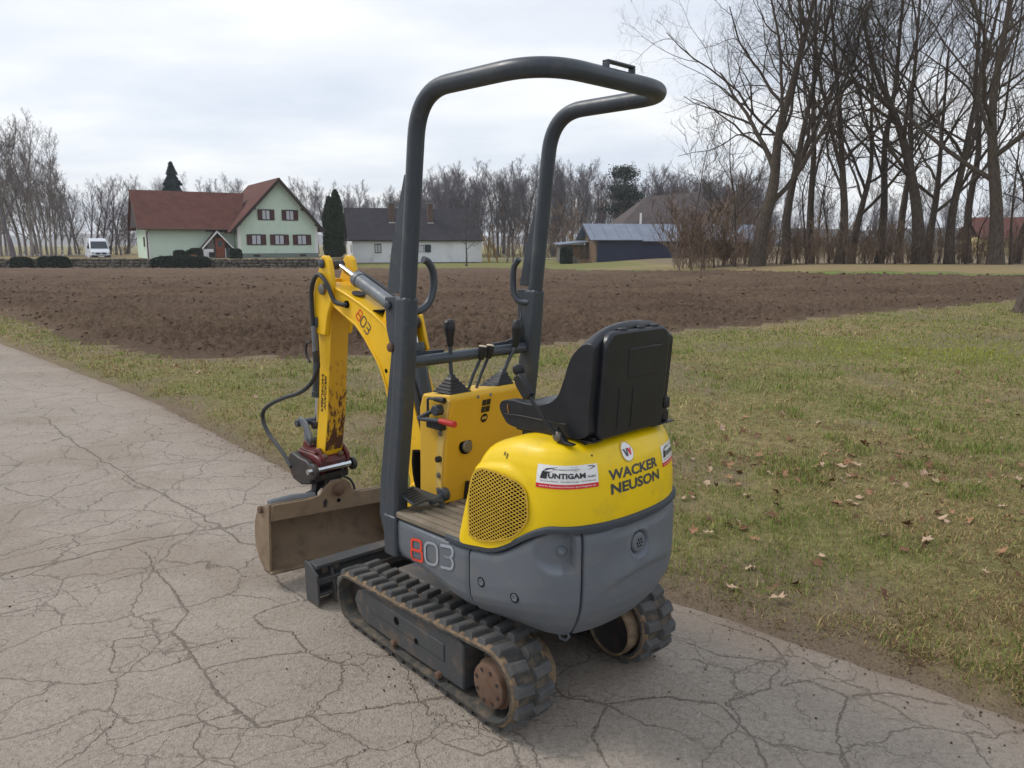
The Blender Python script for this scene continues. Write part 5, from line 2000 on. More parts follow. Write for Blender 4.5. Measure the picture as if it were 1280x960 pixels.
def grow_tree(seed, H, r0, levels, trunk_pts=None, gnarl=.05, flare=1.35):
    """levels: list of dict(n, ang, ratio, tmin, wig, trop, seg, sides, rr). Returns (trunk verts/quads, crown verts/quads)"""
    r = np.random.default_rng(seed)
    if trunk_pts is None:
        n = 9
        p = np.zeros((n, 3))
        d = np.array([0, 0, 1.0])
        for i in range(1, n):
            d = unit(d + np.append(r.normal(0, gnarl, 2), 0))
            p[i] = p[i - 1] + d * H / (n - 1)
        trunk_pts = p
    P = np.array(trunk_pts, float)[None]
    P = np.array([catmull(P[0], 3)])
    t = np.linspace(0, 1, P.shape[1])
    rad = (r0 * (1 - .80 * t ** .9) * (1 + (flare - 1) * np.exp(-t * 16)))[None]
    tv, tf = tubes(P, rad, 9)
    vs, fs = [], []
    off = 0
    for L in levels:
        B, N, _ = P.shape
        nc = L['n']
        tang = unit(np.gradient(P, axis=1))
        ln = np.linalg.norm(np.diff(P, axis=1), axis=2).sum(1)
        tt_ = L['tmin'] + (1 - L['tmin']) * (np.arange(nc)[None] + r.random((B, nc))) / nc
        fi_ = tt_ * (N - 1)
        i0 = np.minimum(fi_.astype(int), N - 2)
        fr = (fi_ - i0)[..., None]
        bi = np.arange(B)[:, None]
        pos = P[bi, i0] * (1 - fr) + P[bi, i0 + 1] * fr
        td = unit(tang[bi, i0])
        rp_ = rad[bi, i0] * (1 - fr[..., 0]) + rad[bi, i0 + 1] * fr[..., 0]
        ref = np.where(np.abs(td[..., 2:3]) < .9, np.array([0, 0, 1.0]), np.array([1.0, 0, 0]))
        u = unit(np.cross(td, ref))
        w = np.cross(td, u)
        az = (np.arange(nc)[None] * 2.4 + r.uniform(0, 6.28, (B, 1)) + r.normal(0, .5, (B, nc)))[..., None]
        an = np.clip(r.normal(L['ang'], .16, (B, nc)), .12, 1.6)[..., None]
        dr = unit(td * np.cos(an) + (u * np.cos(az) + w * np.sin(az)) * np.sin(an))
        ll = ln[:, None] * L['ratio'] * (1.12 - .55 * tt_) * r.uniform(.65, 1.25, (B, nc))
        rc = np.minimum(rp_ * L.get('rr', .6), rp_ * .92) * r.uniform(.75, 1.1, (B, nc))
        rc = np.maximum(rc, L.get('rmin', .004))
        pos, dr, ll, rc = pos.reshape(-1, 3), dr.reshape(-1, 3), ll.ravel(), rc.ravel()
        seg = L['seg']
        Q = np.zeros((len(pos), seg + 1, 3))
        Q[:, 0] = pos
        d = dr
        for s in range(1, seg + 1):
            d = unit(d + r.normal(0, L['wig'], d.shape) + np.array([0, 0, L['trop']]))
            Q[:, s] = Q[:, s - 1] + d * (ll / seg)[:, None]
        tq = np.linspace(0, 1, seg + 1)[None]
        rad = rc[:, None] * (1 - .72 * tq)
        P = Q
        v, f = tubes(P, rad, L['sides'])
        vs.append(v)
        fs.append(f + off)
        off += len(v)
    return (tv, tf), (np.vstack(vs), np.vstack(fs))


def lev(n, ang, ratio, tmin, wig, trop, seg, sides, rr=.6, rmin=.004):
    return dict(n=n, ang=ang, ratio=ratio, tmin=tmin, wig=wig, trop=trop, seg=seg, sides=sides, rr=rr, rmin=rmin)


BIG = [lev(9, .68, .74, .24, .13, .06, 10, 6, .58), lev(8, .66, .56, .18, .16, .03, 7, 4, .6), lev(6, .75, .54, .18, .2, .02, 5, 3, .52, .009), lev(7, .75, .56, .12, .22, .02, 3, 2, .5, .0065), lev(6, .7, .62, .12, .24, .02, 2, 2, .6, .0045)]
MID = [lev(8, .55, .5, .22, .13, .07, 7, 5, .55), lev(8, .65, .5, .18, .18, .05, 5, 3, .55, .018), lev(8, .7, .5, .15, .2, .04, 4, 2, .6, .014), lev(6, .7, .5, .12, .24, .03, 3, 2, .7, .011)]
FAR = [lev(10, .50, .42, .20, .10, .09, 6, 4, .5, .04), lev(9, .62, .5, .15, .16, .06, 4, 3, .5, .03), lev(9, .72, .55, .12, .22, .04, 3, 2, .6, .018), lev(6, .72, .55, .12, .24, .04, 2, 2, .7, .015)]
BIRCH = [lev(16, .42, .36, .12, .09, .10, 7, 4, .45, .03), lev(10, .52, .5, .15, .16, .02, 5, 2, .5, .022), lev(8, .6, .5, .12, .2, -.03, 4, 2, .6, .018), lev(5, .6, .5, .12, .2, -.04, 3, 2, .7, .014)]
SHRUB = [lev(9, .5, .6, .03, .12, .08, 5, 3, .6, .012), lev(8, .55, .5, .12, .18, .05, 4, 2, .6, .010), lev(7, .6, .55, .12, .2, .04, 3, 2, .7, .008)]


SHRUB_LOW = [lev(8, .5, .6, .03, .12, .08, 4, 3, .6, .012), lev(6, .55, .55, .12, .18, .05, 3, 2, .6, .013), lev(5, .6, .6, .12, .2, .04, 2, 2, .7, .011)]


def tree_parts(nm, parts, mat):
    (tv, tf), (cv_, cf_) = parts
    return np_mesh(nm + '_trunk', tv, tf, [mat], True), np_mesh(nm + '_crown', cv_, cf_, [mat], True)


def place_tree(name, meshes, x, y, z, s, rz, label, group, sz=None, cat='tree'):
    e = empty(name, (x, y, z), rz)
    e.scale = (s, s, s * (sz or 1))
    tag(e, label, cat, group)
    link('trunk', meshes[0], e)
    link('crown', meshes[1], e)
    return e


def polar(px, Y):
    """x for an image column of the 1280 px wide photograph at depth Y (used to place far things)"""
    return (px - 640) / 960 * (Y * .984 + .3)


# the row of big trees on the right
T1 = tree_parts('big_oak', grow_tree(11, 17, .46, BIG, [(0, 0, -.3), (.3, .1, 2.5), (.8, 0, 5), (1.0, .2, 8), (1.6, .1, 11), (2.2, 0, 14), (3.0, .1, 18)]), M['bark'])
T2 = tree_parts('big_ash', grow_tree(23, 19, .32, BIG, [(0, 0, -.3), (-.1, .1, 3), (.3, 0, 6.5), (.9, .1, 10), (1.5, 0, 13.5), (2.4, 0, 19)]), M['bark'])
T3 = tree_parts('leaning_tree', grow_tree(35, 18, .42, BIG, [(0, 0, -.3), (-.35, .1, 3), (-1.2, 0, 6), (-2.3, .1, 9), (-4.0, 0, 12), (-5.2, 0, 15.5)]), M['bark'])
T4 = tree_parts('forked_tree', grow_tree(47, 18, .40, BIG, [(0, 0, -.3), (-.3, 0, 3), (-.8, .1, 6), (-1.2, 0, 9), (-.9, 0, 13), (-.6, 0, 19)]), M['bark'])
T5 = tree_parts('slim_tree', grow_tree(59, 15, .22, MID, [(0, 0, -.3), (.2, 0, 3), (.1, .2, 6), (.5, 0, 9), (.6, 0, 12), (.8, 0, 15)]), M['bark'])
GRP = 'bare trees along the right edge of the field'
row = [
    (945, 50, T1, 1.0, 0.0, 'thick bare tree with spreading limbs nearest the blue shed', .72),
    (982, 53, T2, 1.0, .15, 'bare straight tree close beside the thick spreading tree', 1),
    (1048, 52, T2, .95, 3.4, 'bare double trunked tree in the middle of the row', 1),
    (1062, 54, T4, .72, 2.5, 'slender bare tree beside the double trunked one', 1),
    (1098, 56, T5, 1.35, 1.0, 'slim dark bare trunk between two stout trees', 1),
    (1148, 50, T3, 1.0, .05, 'stout bare tree leaning left with a high fork', 1),
    (1158, 58, T4, .8, 4.0, 'thin bare tree standing behind the leaning one', 1),
    (1186, 50, T2, .95, .35, 'bare tree leaning right towards the mossy trunk', 1),
    (1243, 46, T4, 1.05, .1, 'tall mossy bare tree near the red roofed house', 1),
    (1012, 57, T5, 1.3, 2.2, 'slim straight bare tree right of the first two stout ones'),
    (1122, 62, T5, 1.3, 4.2, 'slim bare tree just left of the leaning tree'),
    (1208, 60, T5, 1.4, 3.1, 'slim bare tree just left of the mossy one'),
    (1268, 56, T3, .7, 2.6, 'smaller twin stemmed bare tree by the right edge of the row', 1),
]
for px, Y, T, s, rz, lab, *_ in row:
    x = polar(px, Y)
    place_tree('bare_tree', T, x, Y, tz(x, Y), s, rz, lab, GRP)
# near tree at the right edge of the frame
T6 = tree_parts('field_tree', grow_tree(83, 14, .30, BIG[:4], [(0, 0, -.3), (.35, 0, 1.6), (.8, .2, 3.4), (.9, .3, 5.6), (.7, .3, 8.5), (.9, .4, 13)]), M['bark'])
place_tree('verge_tree', T6, 12.02, 17.95, tz(12.02, 17.95), 1.0, .0, 'rough dark tree trunk on the grass cut by the right edge', None)

ORD = ['first', 'second', 'third', 'fourth', 'fifth', 'sixth', 'seventh', 'eighth', 'ninth', 'tenth', 'eleventh', 'twelfth', 'thirteenth', 'fourteenth', 'fifteenth', 'sixteenth', 'last']
# slim saplings in front of and among the row, each a thing of its own
T7 = tree_parts('sapling', grow_tree(91, 8, .07, MID[:3], None, .12), M['bark'])
T8 = tree_parts('sapling', grow_tree(97, 8, .06, MID[:3], None, .16), M['bark'])
r = np.random.default_rng(5)
for k, px in enumerate([862, 880, 892, 905, 918, 931, 970, 1008, 1022, 1036, 1080, 1118, 1128, 1172, 1206, 1222, 1262]):
    Y = r.uniform(46, 60)
    x = polar(px, Y)
    place_tree('sapling', (T7, T8)[k % 2], x, Y, tz(x, Y), r.uniform(.7, 1.25), r.uniform(0, 6.2), ORD[k] + ' from the left of the thin bare saplings among the right trees', 'bare saplings between the big trees', cat='tree')

# undergrowth: too dense to count
v_all, f_all, o_ = [], [], 0
shr = [grow_tree(200 + i, 1.6, .02, SHRUB_LOW, None, .15, 1.0) for i in range(5)]


def brush(n, fx, scale, rr):
    global o_
    for i in range(n):
        x, y = fx(rr)
        (a, fa), (b_, fb) = shr[rr.integers(5)]
        s = scale * rr.uniform(.6, 1.5)
        an = rr.uniform(0, 6.28)
        c_, s_ = math.cos(an), math.sin(an)
        for vv, ff in ((a, fa), (b_, fb)):
            q = vv * np.array([s, s, s * rr.uniform(.8, 1.3)])
            q = np.stack([q[:, 0] * c_ - q[:, 1] * s_ + x, q[:, 0] * s_ + q[:, 1] * c_ + y, q[:, 2] + tz(x, y) - .1], -1)
            v_all.append(q)
            f_all.append(ff + o_)
            o_ += len(q)


rr = np.random.default_rng(77)
brush(230, lambda q: (lambda Y, px: (polar(px, Y), Y))(q.uniform(47, 62), q.uniform(838, 1330)), .95, rr)
brush(18, lambda q: (lambda Y, px: (polar(px, Y), Y))(q.uniform(48, 58), q.uniform(845, 925)), 1.9, rr)
u_ = link('undergrowth', np_mesh('undergrowth', np.vstack(v_all), np.vstack(f_all), [M['twig_red']], True))
tag(u_, 'brown leafless undergrowth below the bare trees on the right', 'undergrowth', kind='stuff')

# far wood behind the houses
FT = [tree_parts('far_tree', grow_tree(300 + i, 15, .20, FAR, None, .04), M['bark_far']) for i in range(4)]
r = np.random.default_rng(12)
for k in range(190):
    Y = r.uniform(138, 185)
    px = r.uniform(425, 960)
    hp = np.interp(px, [425, 520, 560, 640, 700, 800, 960], [.62, .80, .98, 1.08, 1.08, .95, .95])
    x = polar(px, Y)
    place_tree('wood_tree', FT[k % 4], x, Y, -.8, hp * r.uniform(.74, .95) * Y / 150, r.uniform(0, 6.28), 'grey brown bare tree in the far wood behind the buildings', 'bare trees of the far wood')
for k in range(46):
    Y = r.uniform(125, 150)
    px = r.uniform(160, 450)
    x = polar(px, Y)
    place_tree('orchard_tree', FT[k % 4], x, Y, -.5, r.uniform(.52, .72) * Y / 130, r.uniform(0, 6.28), 'small grey bare tree in the low line behind the green house', 'low bare trees behind the houses')
for k in range(60):
    Y = r.uniform(150, 190)
    px = r.uniform(940, 1400)
    x = polar(px, Y)
    place_tree('hedgerow_tree', FT[k % 4], x, Y, -.4, r.uniform(.45, .75), r.uniform(0, 6.28), 'distant bare tree seen between the trunks on the right', 'distant bare trees beyond the right row')
# brush at the foot of the far wood
v_all, f_all, o_ = [], [], 0
brush(52, lambda q: (lambda Y, px: (polar(px, Y), Y))(q.uniform(124, 150), q.uniform(560, 960)), 4.0, rr)
brush(24, lambda q: (lambda Y, px: (polar(px, Y), Y))(q.uniform(112, 130), q.uniform(90, 300)), 3.0, rr)
u_ = link('wood_edge_brush', np_mesh('wood_edge_brush', np.vstack(v_all), np.vstack(f_all), [M['twig_red']], True))
tag(u_, 'dense brown brush along the foot of the far wood', 'brush', kind='stuff')

# trees on the left
BT = [tree_parts('birch', grow_tree(400 + i, 14, .18, BIRCH, None, .05), M['bark_birch']) for i in range(3)]
DT = [tree_parts('lime', grow_tree(420 + i, 11, .20, MID, None, .07), M['bark_far']) for i in range(3)]
for k, (px, Y, T, s, lab) in enumerate([
    (18, 88, DT[0], 1.45, 'stout bare tree at the left edge with a thick leaning trunk'),
    (-22, 92, BT[0], 1.25, 'pale bare birch cut by the left edge'),
    (40, 92, BT[0], 1.22, 'tall pale bare birch behind the clipped low hedges'),
    (52, 97, BT[1], 1.05, 'fine twigged birch just right of the tallest birch'),
    (26, 99, BT[2], 1.18, 'pale birch left of the tallest birch'),
    (70, 100, BT[2], .95, 'short birch nearest the white van'),
    (8, 102, BT[1], 1.1, 'greyish birch far back at the left edge'),
    (86, 104, DT[1], .82, 'bare bushy tree left of the van'),
    (112, 104, DT[2], .93, 'bare many stemmed tree behind the white van'),
    (128, 106, DT[0], 1.02, 'dark bare tree rising above the white van'),
    (146, 108, DT[1], .95, 'bare tree between the van and the green house'),
    (100, 112, DT[0], .85, 'thin bare tree far behind the van'),
    (160, 114, DT[2], .8, 'bare tree half hidden by the red roof'),
    (2, 94, BT[2], 1.28, 'full crowned birch at the left edge behind the hedge'),
    (33, 105, BT[1], 1.15, 'birch in the back row between the two pale ones'),
    (60, 106, BT[0], 1.0, 'birch in the back row over the right hedge'),
    (78, 109, BT[2], .9, 'low birch in the back row near the van'),
    (46, 111, DT[2], 1.0, 'bushy bare tree deep behind the birches'),
    (120, 113, DT[1], .95, 'bare tree in the back row above the van roof'),
    (138, 112, DT[2], 1.0, 'bare tree in the back row right of the van'),
    (96, 118, DT[2], 1.0, 'bare tree furthest back left of the van'),
    (14, 97, BT[0], 1.3, 'birch with fine hanging twigs close to the left edge'),
    (48, 99, BT[2], 1.22, 'birch whose crown fills the gap over the longer hedge'),
    (66, 95, BT[1], 1.05, 'short birch in front of the back row near the lane'),
    (-8, 100, BT[1], 1.3, 'birch mostly cut off by the left edge'),
    (90, 100, BT[0], .85, 'small birch between the hedge and the van'),
    (152, 104, DT[0], .85, 'small bare tree against the left end of the green house'),
]):
    x = polar(px, Y)
    place_tree('garden_tree', T, x, Y, -.3, s * .86, k * 1.7, lab, 'bare trees at the left by the green house')

# ------------------------------------------------------------------ evergreens and hedges
def leaf_mat(name, lo, hi):
    m, t, b = nt(name)
    vec = coords(t)
    n1 = noise(t, vec, 3.0, 5, .7)
    t.links.new(mixc(t, ramp(t, n1, .3, .7), lo, hi), b.inputs['Base Color'])
    b.inputs['Roughness'].default_value = .85
    b.inputs['Specular IOR Level'].default_value = .15
    return m


M['thuja'] = leaf_mat('thuja_green', rgb(34, 46, 32), rgb(60, 74, 50))
M['spruce'] = leaf_mat('blue_spruce', rgb(36, 52, 58), rgb(66, 84, 90))
M['hedge'] = leaf_mat('hedge_green', rgb(34, 44, 36), rgb(62, 74, 58))
M['pine'] = leaf_mat('pine_green', rgb(36, 46, 42), rgb(60, 72, 64))


def leaf_cloud(name, pts, size, mat, seed=1, droop=0.0):
    r = np.random.default_rng(seed)
    n = len(pts)
    a = unit(r.normal(0, 1, (n, 3)))
    b = unit(np.cross(a, r.normal(0, 1, (n, 3))))
    s = size * r.uniform(.6, 1.4, (n, 1))
    v = np.stack([pts - a * s, pts + b * s * .5, pts + a * s, pts - b * s * .5], 1).reshape(-1, 3)
    f = np.arange(n * 4).reshape(-1, 4)
    return np_mesh(name, v, f, [mat], False)


def column_pts(n, h, rfun, seed):
    r = np.random.default_rng(seed)
    z = r.random(n) * h
    a = r.uniform(0, 6.283, n)
    rad = rfun(z / h) * (1 - .28 * r.random(n) ** 2) * (1 + .13 * np.sin(3 * a + 5 * z / h * 3) + .1 * (fbm(a * 2, z * 1.2, 3, seed) - .5))
    return np.stack([rad * np.cos(a), rad * np.sin(a), z], -1)


def evergreen(name, x, y, z, h, rfun, n, size, mat, lab, group=None, seed=3, cat='tree', core=.8):
    e = empty(name, (x, y, z))
    tag(e, lab, cat, group)
    link('crown', leaf_cloud('crown', column_pts(n, h, rfun, seed), size, mat, seed), e)
    g = G()
    g.add(lathe([(float(rfun(t)) * core, t * h * .98) for t in np.linspace(0.01, 1, 12)], (0, 0, 0), (0, 0, 1), 12))
    g.build('inner_foliage', mat, e)
    G().add(tube([(0, 0, -.3), (0, 0, h * .5)], [.14, .05], 8)).build('trunk', M['bark'], e)
    return e


thu = lambda t: .95 * np.clip(t * 9, .5, 1) * np.clip((1 - t) * 3.2, 0.02, 1) ** .55
evergreen('thuja_tree', polar(414, 90), 90, -.3, 7.2, lambda t: thu(t) * .75, 5200, .16, M['thuja'], 'shorter left one of the two columnar thujas beside the green house', 'columnar thujas between the houses', 5)
evergreen('thuja_tree', polar(422, 90.5), 90.5, -.3, 8.0, lambda t: thu(t) * .85, 5600, .16, M['thuja'], 'taller right one of the two columnar thujas beside the white farmhouse', 'columnar thujas between the houses', 6)


def tiers(t):
    return (1 - t) ** .95 * 4.8 * (.50 + .50 * (1 - (t * 9) % 1)) + .04


evergreen('spruce_tree', polar(222, 112), 112, -.5, 13.3, tiers, 16000, .26, M['spruce'], 'blue grey spruce rising behind the red roof of the green house', None, 8, 'tree', .35)
# pine with a loose crown on the right of the far wood
e = empty('pine_tree', (polar(778, 138), 138, -.7))
tag(e, 'dark green pine with loose crown at the right end of the far wood', 'tree')
r = np.random.default_rng(31)
pts = []
for k in range(34):
    h = r.uniform(6.0, 15.2)
    sp = (1 - abs(h - 9.5) / 8.5) * 3.4 + .3
    a = r.uniform(0, 6.28)
    c = np.array([sp * math.cos(a) * r.random(), sp * math.sin(a) * r.random(), h])
    pts.append(c + r.normal(0, 1, (230, 3)) * np.array([.85, .85, .36]))
link('crown', leaf_cloud('crown', np.vstack(pts), .17, M['pine'], 4), e)
G().add(tube([(0, 0, -.4), (.1, 0, 6), (0, .1, 14.8)], [.24, .17, .04], 8)).build('trunk', M['bark'], e)


def hedge(name, x0, x1, y0, y1, z0, z1, lab, seed, group=None, mat='hedge', size=.11, dens=420, cat='hedge', rnd=.25):
    e = empty(name, ((x0 + x1) / 2, (y0 + y1) / 2, z0))
    tag(e, lab, cat, group)
    r = np.random.default_rng(seed)
    w, d, h = (x1 - x0) / 2, (y1 - y0) / 2, z1 - z0
    n = int(dens * (w * h * 4 + d * h * 4 + w * d * 4))
    p = r.uniform(-1, 1, (n, 3))
    ax = r.integers(0, 3, n)
    p[np.arange(n), ax] = np.sign(p[np.arange(n), ax])
    p[:, 2] = np.abs(p[:, 2])
    q = p / (np.abs(p) ** 6).sum(1, keepdims=True) ** (1 / 6)
    q *= 1 + .10 * (fbm(q[:, 0] * w * 2 + seed, q[:, 1] * 3 + q[:, 2] * h * 2, 3, seed)[:, None] - .5) * 2
    q *= np.array([w, d, h])
    link('foliage', leaf_cloud('foliage', q, size, M[mat], seed), e)
    G().add(box(-w * .9, w * .9, -d * .85, d * .85, -.1, h * .9)).build('inner_growth', M[mat], e, min(.2, h * .2), 3)
    return e


hedge('clipped_hedge', polar(11, 74), polar(34, 74), 74, 75.0, -.72, .30, 'low clipped dark hedge block at the left end of the garden', 61, 'clipped hedges at the left')
hedge('clipped_hedge', polar(45, 74), polar(82, 74), 74, 75.0, -.60, .36, 'longer low clipped hedge block left of the white van', 62, 'clipped hedges at the left')
hedge('draping_shrub', polar(188, 74.2), polar(256, 74.2), 74.2, 75.6, -.78, .36, 'wide dark evergreen shrub spilling over the stone wall', 63, None, 'hedge', .12, 420, 'shrub')

# ------------------------------------------------------------------ garden terrace and stone wall in front of the green house
TERR = [(-75, 76.0), (polar(402, 76), 76.0), (polar(436, 90), 90), (polar(436, 122), 122), (-120, 122), (-120, 84)]
G().add(prism([(a, b) for a, b in TERR], 'z', -1.2, .12)).build('garden_terrace', M['ground'], None)
tag(bpy.data.objects['garden_terrace'], 'raised garden terrace of grass round the green house', kind='structure')
M['stone'] = pm('field_stone', rgb(96, 90, 82), .9, var=.35, vs=1.2, dirt=rgb(92, 90, 62), dirt_amt=.4, ds=2.5, bs=8, bd=.05, spec=.15)
W = empty('stone_wall', (0, 75.4, -.8))
tag(W, 'low dry stone retaining wall below the green house garden', 'wall')
r = np.random.default_rng(19)
sv_, sf_ = [], []
o2 = 0
x = -52.0
xe = polar(402, 75.4)
for rowi in range(4):
    x = -52.0 + r.uniform(0, .5)
    hrow = (.26, .26, .26, .24)[rowi]
    zb = (.0, .25, .50, .75)[rowi]
    while x < xe:
        L = r.uniform(.3, .85)
        q = ico_v * (1 + .3 * (r.random((6, 1)) - .5))
        # a chunky stone: subdivided box corners pulled in
        bx_ = np.array([(a, b, c) for a in (-1, 1) for b in (-1, 1) for c in (-1, 1)], float) * (1 + .28 * (r.random((8, 1)) - .6))
        v = np.vstack([bx_ * .86, q * 1.08]) * np.array([L * .5, .30, hrow * .56]) + np.array([x + L / 2, r.uniform(-.12, .08) + rowi * .1, zb + hrow / 2 + r.uniform(-.03, .03)])
        ids = {(a, b, c): i for i, (a, b, c) in enumerate([(a, b, c) for a in (-1, 1) for b in (-1, 1) for c in (-1, 1)])}
        for fi2, (axn, sgn) in enumerate(((0, 1), (0, -1), (1, 1), (1, -1), (2, 1), (2, -1))):
            c4 = [k for k in ids if k[axn] == sgn]
            oth = [i for i in range(3) if i != axn]
            c4.sort(key=lambda k: math.atan2(k[oth[1]], k[oth[0]]))
            for i in range(4):
                t3 = (ids[c4[i]], ids[c4[(i + 1) % 4]], 8 + fi2)
                sf_.append([t + o2 for t in (t3 if (sgn > 0) == (axn != 1) else t3[::-1])])
        sv_.append(v)
        o2 += 14
        x += L + .02
so2 = link('stones', np_mesh('stones', np.vstack(sv_), np.array(sf_), [M['stone']], False), W)
so2['kind'] = 'stuff'

# ------------------------------------------------------------------ buildings
def tile_mat(name, c0, c1, sx, sz_):
    m, t, b = nt(name)
    vec = coords(t)
    br_ = t.nodes.new('ShaderNodeTexWave')
    br_.bands_direction = 'Z'
    br_.inputs['Scale'].default_value = sz_
    br_.inputs['Distortion'].default_value = .4
    t.links.new(vec, br_.inputs['Vector'])
    n1 = noise(t, vec, 1.2, 5, .6)
    n2 = noise(t, vec, 12, 4, .7)
    c = mixc(t, ramp(t, n1, .3, .7), c0, c1)
    c = mixc(t, ramp(t, br_.outputs['Fac'], 0, .35, .55, 0), c, tuple(k * .45 for k in c0[:3]) + (1,))
    c = mixc(t, ramp(t, n2, .5, .8, 0, .35), c, tuple(min(1, k * 1.5) for k in c1[:3]) + (1,))
    t.links.new(c, b.inputs['Base Color'])
    b.inputs['Roughness'].default_value = .85
    b.inputs['Specular IOR Level'].default_value = .25
    bump(t, b, br_.outputs['Fac'], .8, .04)
    return m


M['rooftile'] = tile_mat('red_brown_tiles', rgb(88, 54, 48), rgb(112, 70, 60), 4, 4.5)
M['roofdark'] = tile_mat('dark_roof', rgb(52, 50, 56), rgb(66, 64, 70), 4, 4.0)
M['roofbarn'] = tile_mat('weathered_barn_roof', rgb(78, 70, 70), rgb(98, 88, 86), 4, 3.0)
M['mint'] = pm('mint_render', rgb(198, 217, 202), .9, var=.03, vs=.6, dirt=rgb(160, 190, 166), dirt_amt=.25, ds=.8, bs=30, bd=.004, spec=.2)
M['whitewall'] = pm('white_render', rgb(222, 224, 229), .9, var=.04, vs=.5, dirt=rgb(176, 174, 174), dirt_amt=.3, ds=.7, bs=30, bd=.004, spec=.2)
M['trimw'] = pm('white_trim', rgb(224, 224, 224), .8, var=.03)
M['shutter'] = pm('dark_red_shutter', rgb(70, 34, 36), .7, var=.1)
M['gshutter'] = pm('dark_green_shutter', rgb(28, 52, 58), .7, var=.1)
M['woodd'] = pm('dark_roof_timber', rgb(50, 40, 38), .8, var=.15)
M['plinth'] = pm('grey_plinth', rgb(118, 128, 124), .9, var=.06)
M['brick'] = pm('chimney_brick', rgb(92, 74, 66), .9, var=.2, vs=6)
M['wood'] = pm('weathered_boards', rgb(128, 104, 80), .9, var=.25, vs=3, dirt=rgb(80, 66, 54), dirt_amt=.4, ds=2)
M['oldwood'] = pm('grey_boards', rgb(104, 98, 94), .9, var=.2, vs=3)
M['navy'] = pm('navy_metal_wall', rgb(34, 43, 70), .6, var=.08, vs=.7)
M['zinc'] = pm('pale_metal_roof', rgb(112, 121, 136), .75, var=.12, vs=.8, metal=0.0)
M['curtain'] = pm('net_curtain', rgb(186, 188, 196), .9, var=.12, vs=6)
M['door'] = pm('brown_door', rgb(124, 66, 44), .6, var=.12)


def window(parent, x, z, w, h, y=0.0, shut=None, sw=.42, frame='woodd', curtain=True, surround=None, axis='y'):
    f = G()
    t = .06
    f.add(box(x - w / 2 - t, x + w / 2 + t, y - .05, y + .04, z - h / 2 - t, z - h / 2)).add(box(x - w / 2 - t, x + w / 2 + t, y - .05, y + .04, z + h / 2, z + h / 2 + t))
    f.add(box(x - w / 2 - t, x - w / 2, y - .05, y + .04, z - h / 2, z + h / 2)).add(box(x + w / 2, x + w / 2 + t, y - .05, y + .04, z - h / 2, z + h / 2))
    f.add(box(x - .03, x + .03, y - .045, y + .03, z - h / 2, z + h / 2))
    wo = f.build('window', M[frame], parent)
    G().add(box(x - w / 2, x + w / 2, y - .012, y + .02, z - h / 2, z + h / 2)).build('pane', M['glass'], wo)
    if curtain:
        for s in (-1, 1):
            cx_ = x + s * w * .25
            G().add(prism([(cx_ - w * .2, z - h * .46), (cx_ + w * .2, z - h * .46), (cx_ + w * .2 + s * 0, z + h * .42), (cx_ - w * .2, z + h * .42)], 'y', y - .026, y - .015)).build('curtain', M['curtain'], wo)
    if shut:
        for s in (-1, 1):
            a, b = x + s * (w / 2 + t), x + s * (w / 2 + t + sw)
            G().add(box(min(a, b), max(a, b), y - .09, y - .04, z - h / 2 - .04, z + h / 2 + .04)).build('shutter', M[shut], wo)
    if surround:
        q = .16
        for bx2 in ((x - w / 2 - t - q, x + w / 2 + t + q, z + h / 2 + t, z + h / 2 + t + q), (x - w / 2 - t - q, x + w / 2 + t + q, z - h / 2 - t - q, z - h / 2 - t), (x - w / 2 - t - q, x - w / 2 - t, z - h / 2 - t, z + h / 2 + t), (x + w / 2 + t, x + w / 2 + t + q, z - h / 2 - t, z + h / 2 + t)):
            G().add(box(bx2[0], bx2[1], y - .03, y + .02, bx2[2], bx2[3])).build('surround', M[surround], wo)
    return wo


def slab(parent, name, pts, th, mat):
    """roof plane from 3-D corner points, thickened downwards"""
    P = [np.array(p, float) for p in pts]
    n = np.cross(P[1] - P[0], P[-1] - P[0])
    n /= np.linalg.norm(n)
    if n[2] < 0:
        P = P[::-1]
        n = -n
    m = len(P)
    v = [tuple(p) for p in P] + [tuple(p - n * th) for p in P]
    f = [list(range(m)), list(range(2 * m - 1, m - 1, -1))] + [(i, m + i, m + (i + 1) % m, (i + 1) % m) for i in range(m)]
    return G().add((v, f)).build(name, mat, parent)


# -- green house
GH = empty('green_house', (-29.47, 84.0, 0.12), R(32))
tag(GH, 'mint green house with red brown tiled roof and dark red shutters', 'house')
Wg, Hr, He, Dg = 8.75, 8.45, 3.35, 13.0
xm = 4.55
gw = [(0, 0), (Wg, 0), (Wg, 3.75), (xm, Hr - .15), (0, 3.75)]
G().add(prism(gw, 'y', 0, Dg)).build('gable_wall', M['mint'], GH)
G().add(prism([(-8.8, 0), (-.0, 0), (-.0, 3.3), (-8.8, 3.3)], 'y', 1.6, 9.4)).build('wing_wall', M['mint'], GH)
G().add(prism([(1.6, 3.3), (9.4, 3.3), (5.5, 7.0)], 'x', -8.8, -.01)).build('wing_gable', M['mint'], GH)
G().add(box(-.02, Wg + .02, -.03, 0.0, 0, .48)).build('plinth', M['plinth'], GH)
for x_ in (1.9, 7.0):
    G().add(box(x_ - .35, x_ + .35, -.05, -.02, .12, .34)).build('cellar_vent', M['woodd'], GH)
for x_ in (.14, Wg - .14):
    G().add(box(x_ - .16, x_ + .16, -.02, .02, .48, 3.55)).build('corner_strip', M['trimw'], GH)
G().add(box(-8.82, -8.5, 1.57, 1.60, 0, 3.3)).build('corner_strip', M['trimw'], GH)
for x_, z_ in ((1.95, 1.95), (4.45, 1.95), (6.95, 1.95)):
    window(GH, x_, z_, .98, 1.05, -.01, 'shutter', .48)
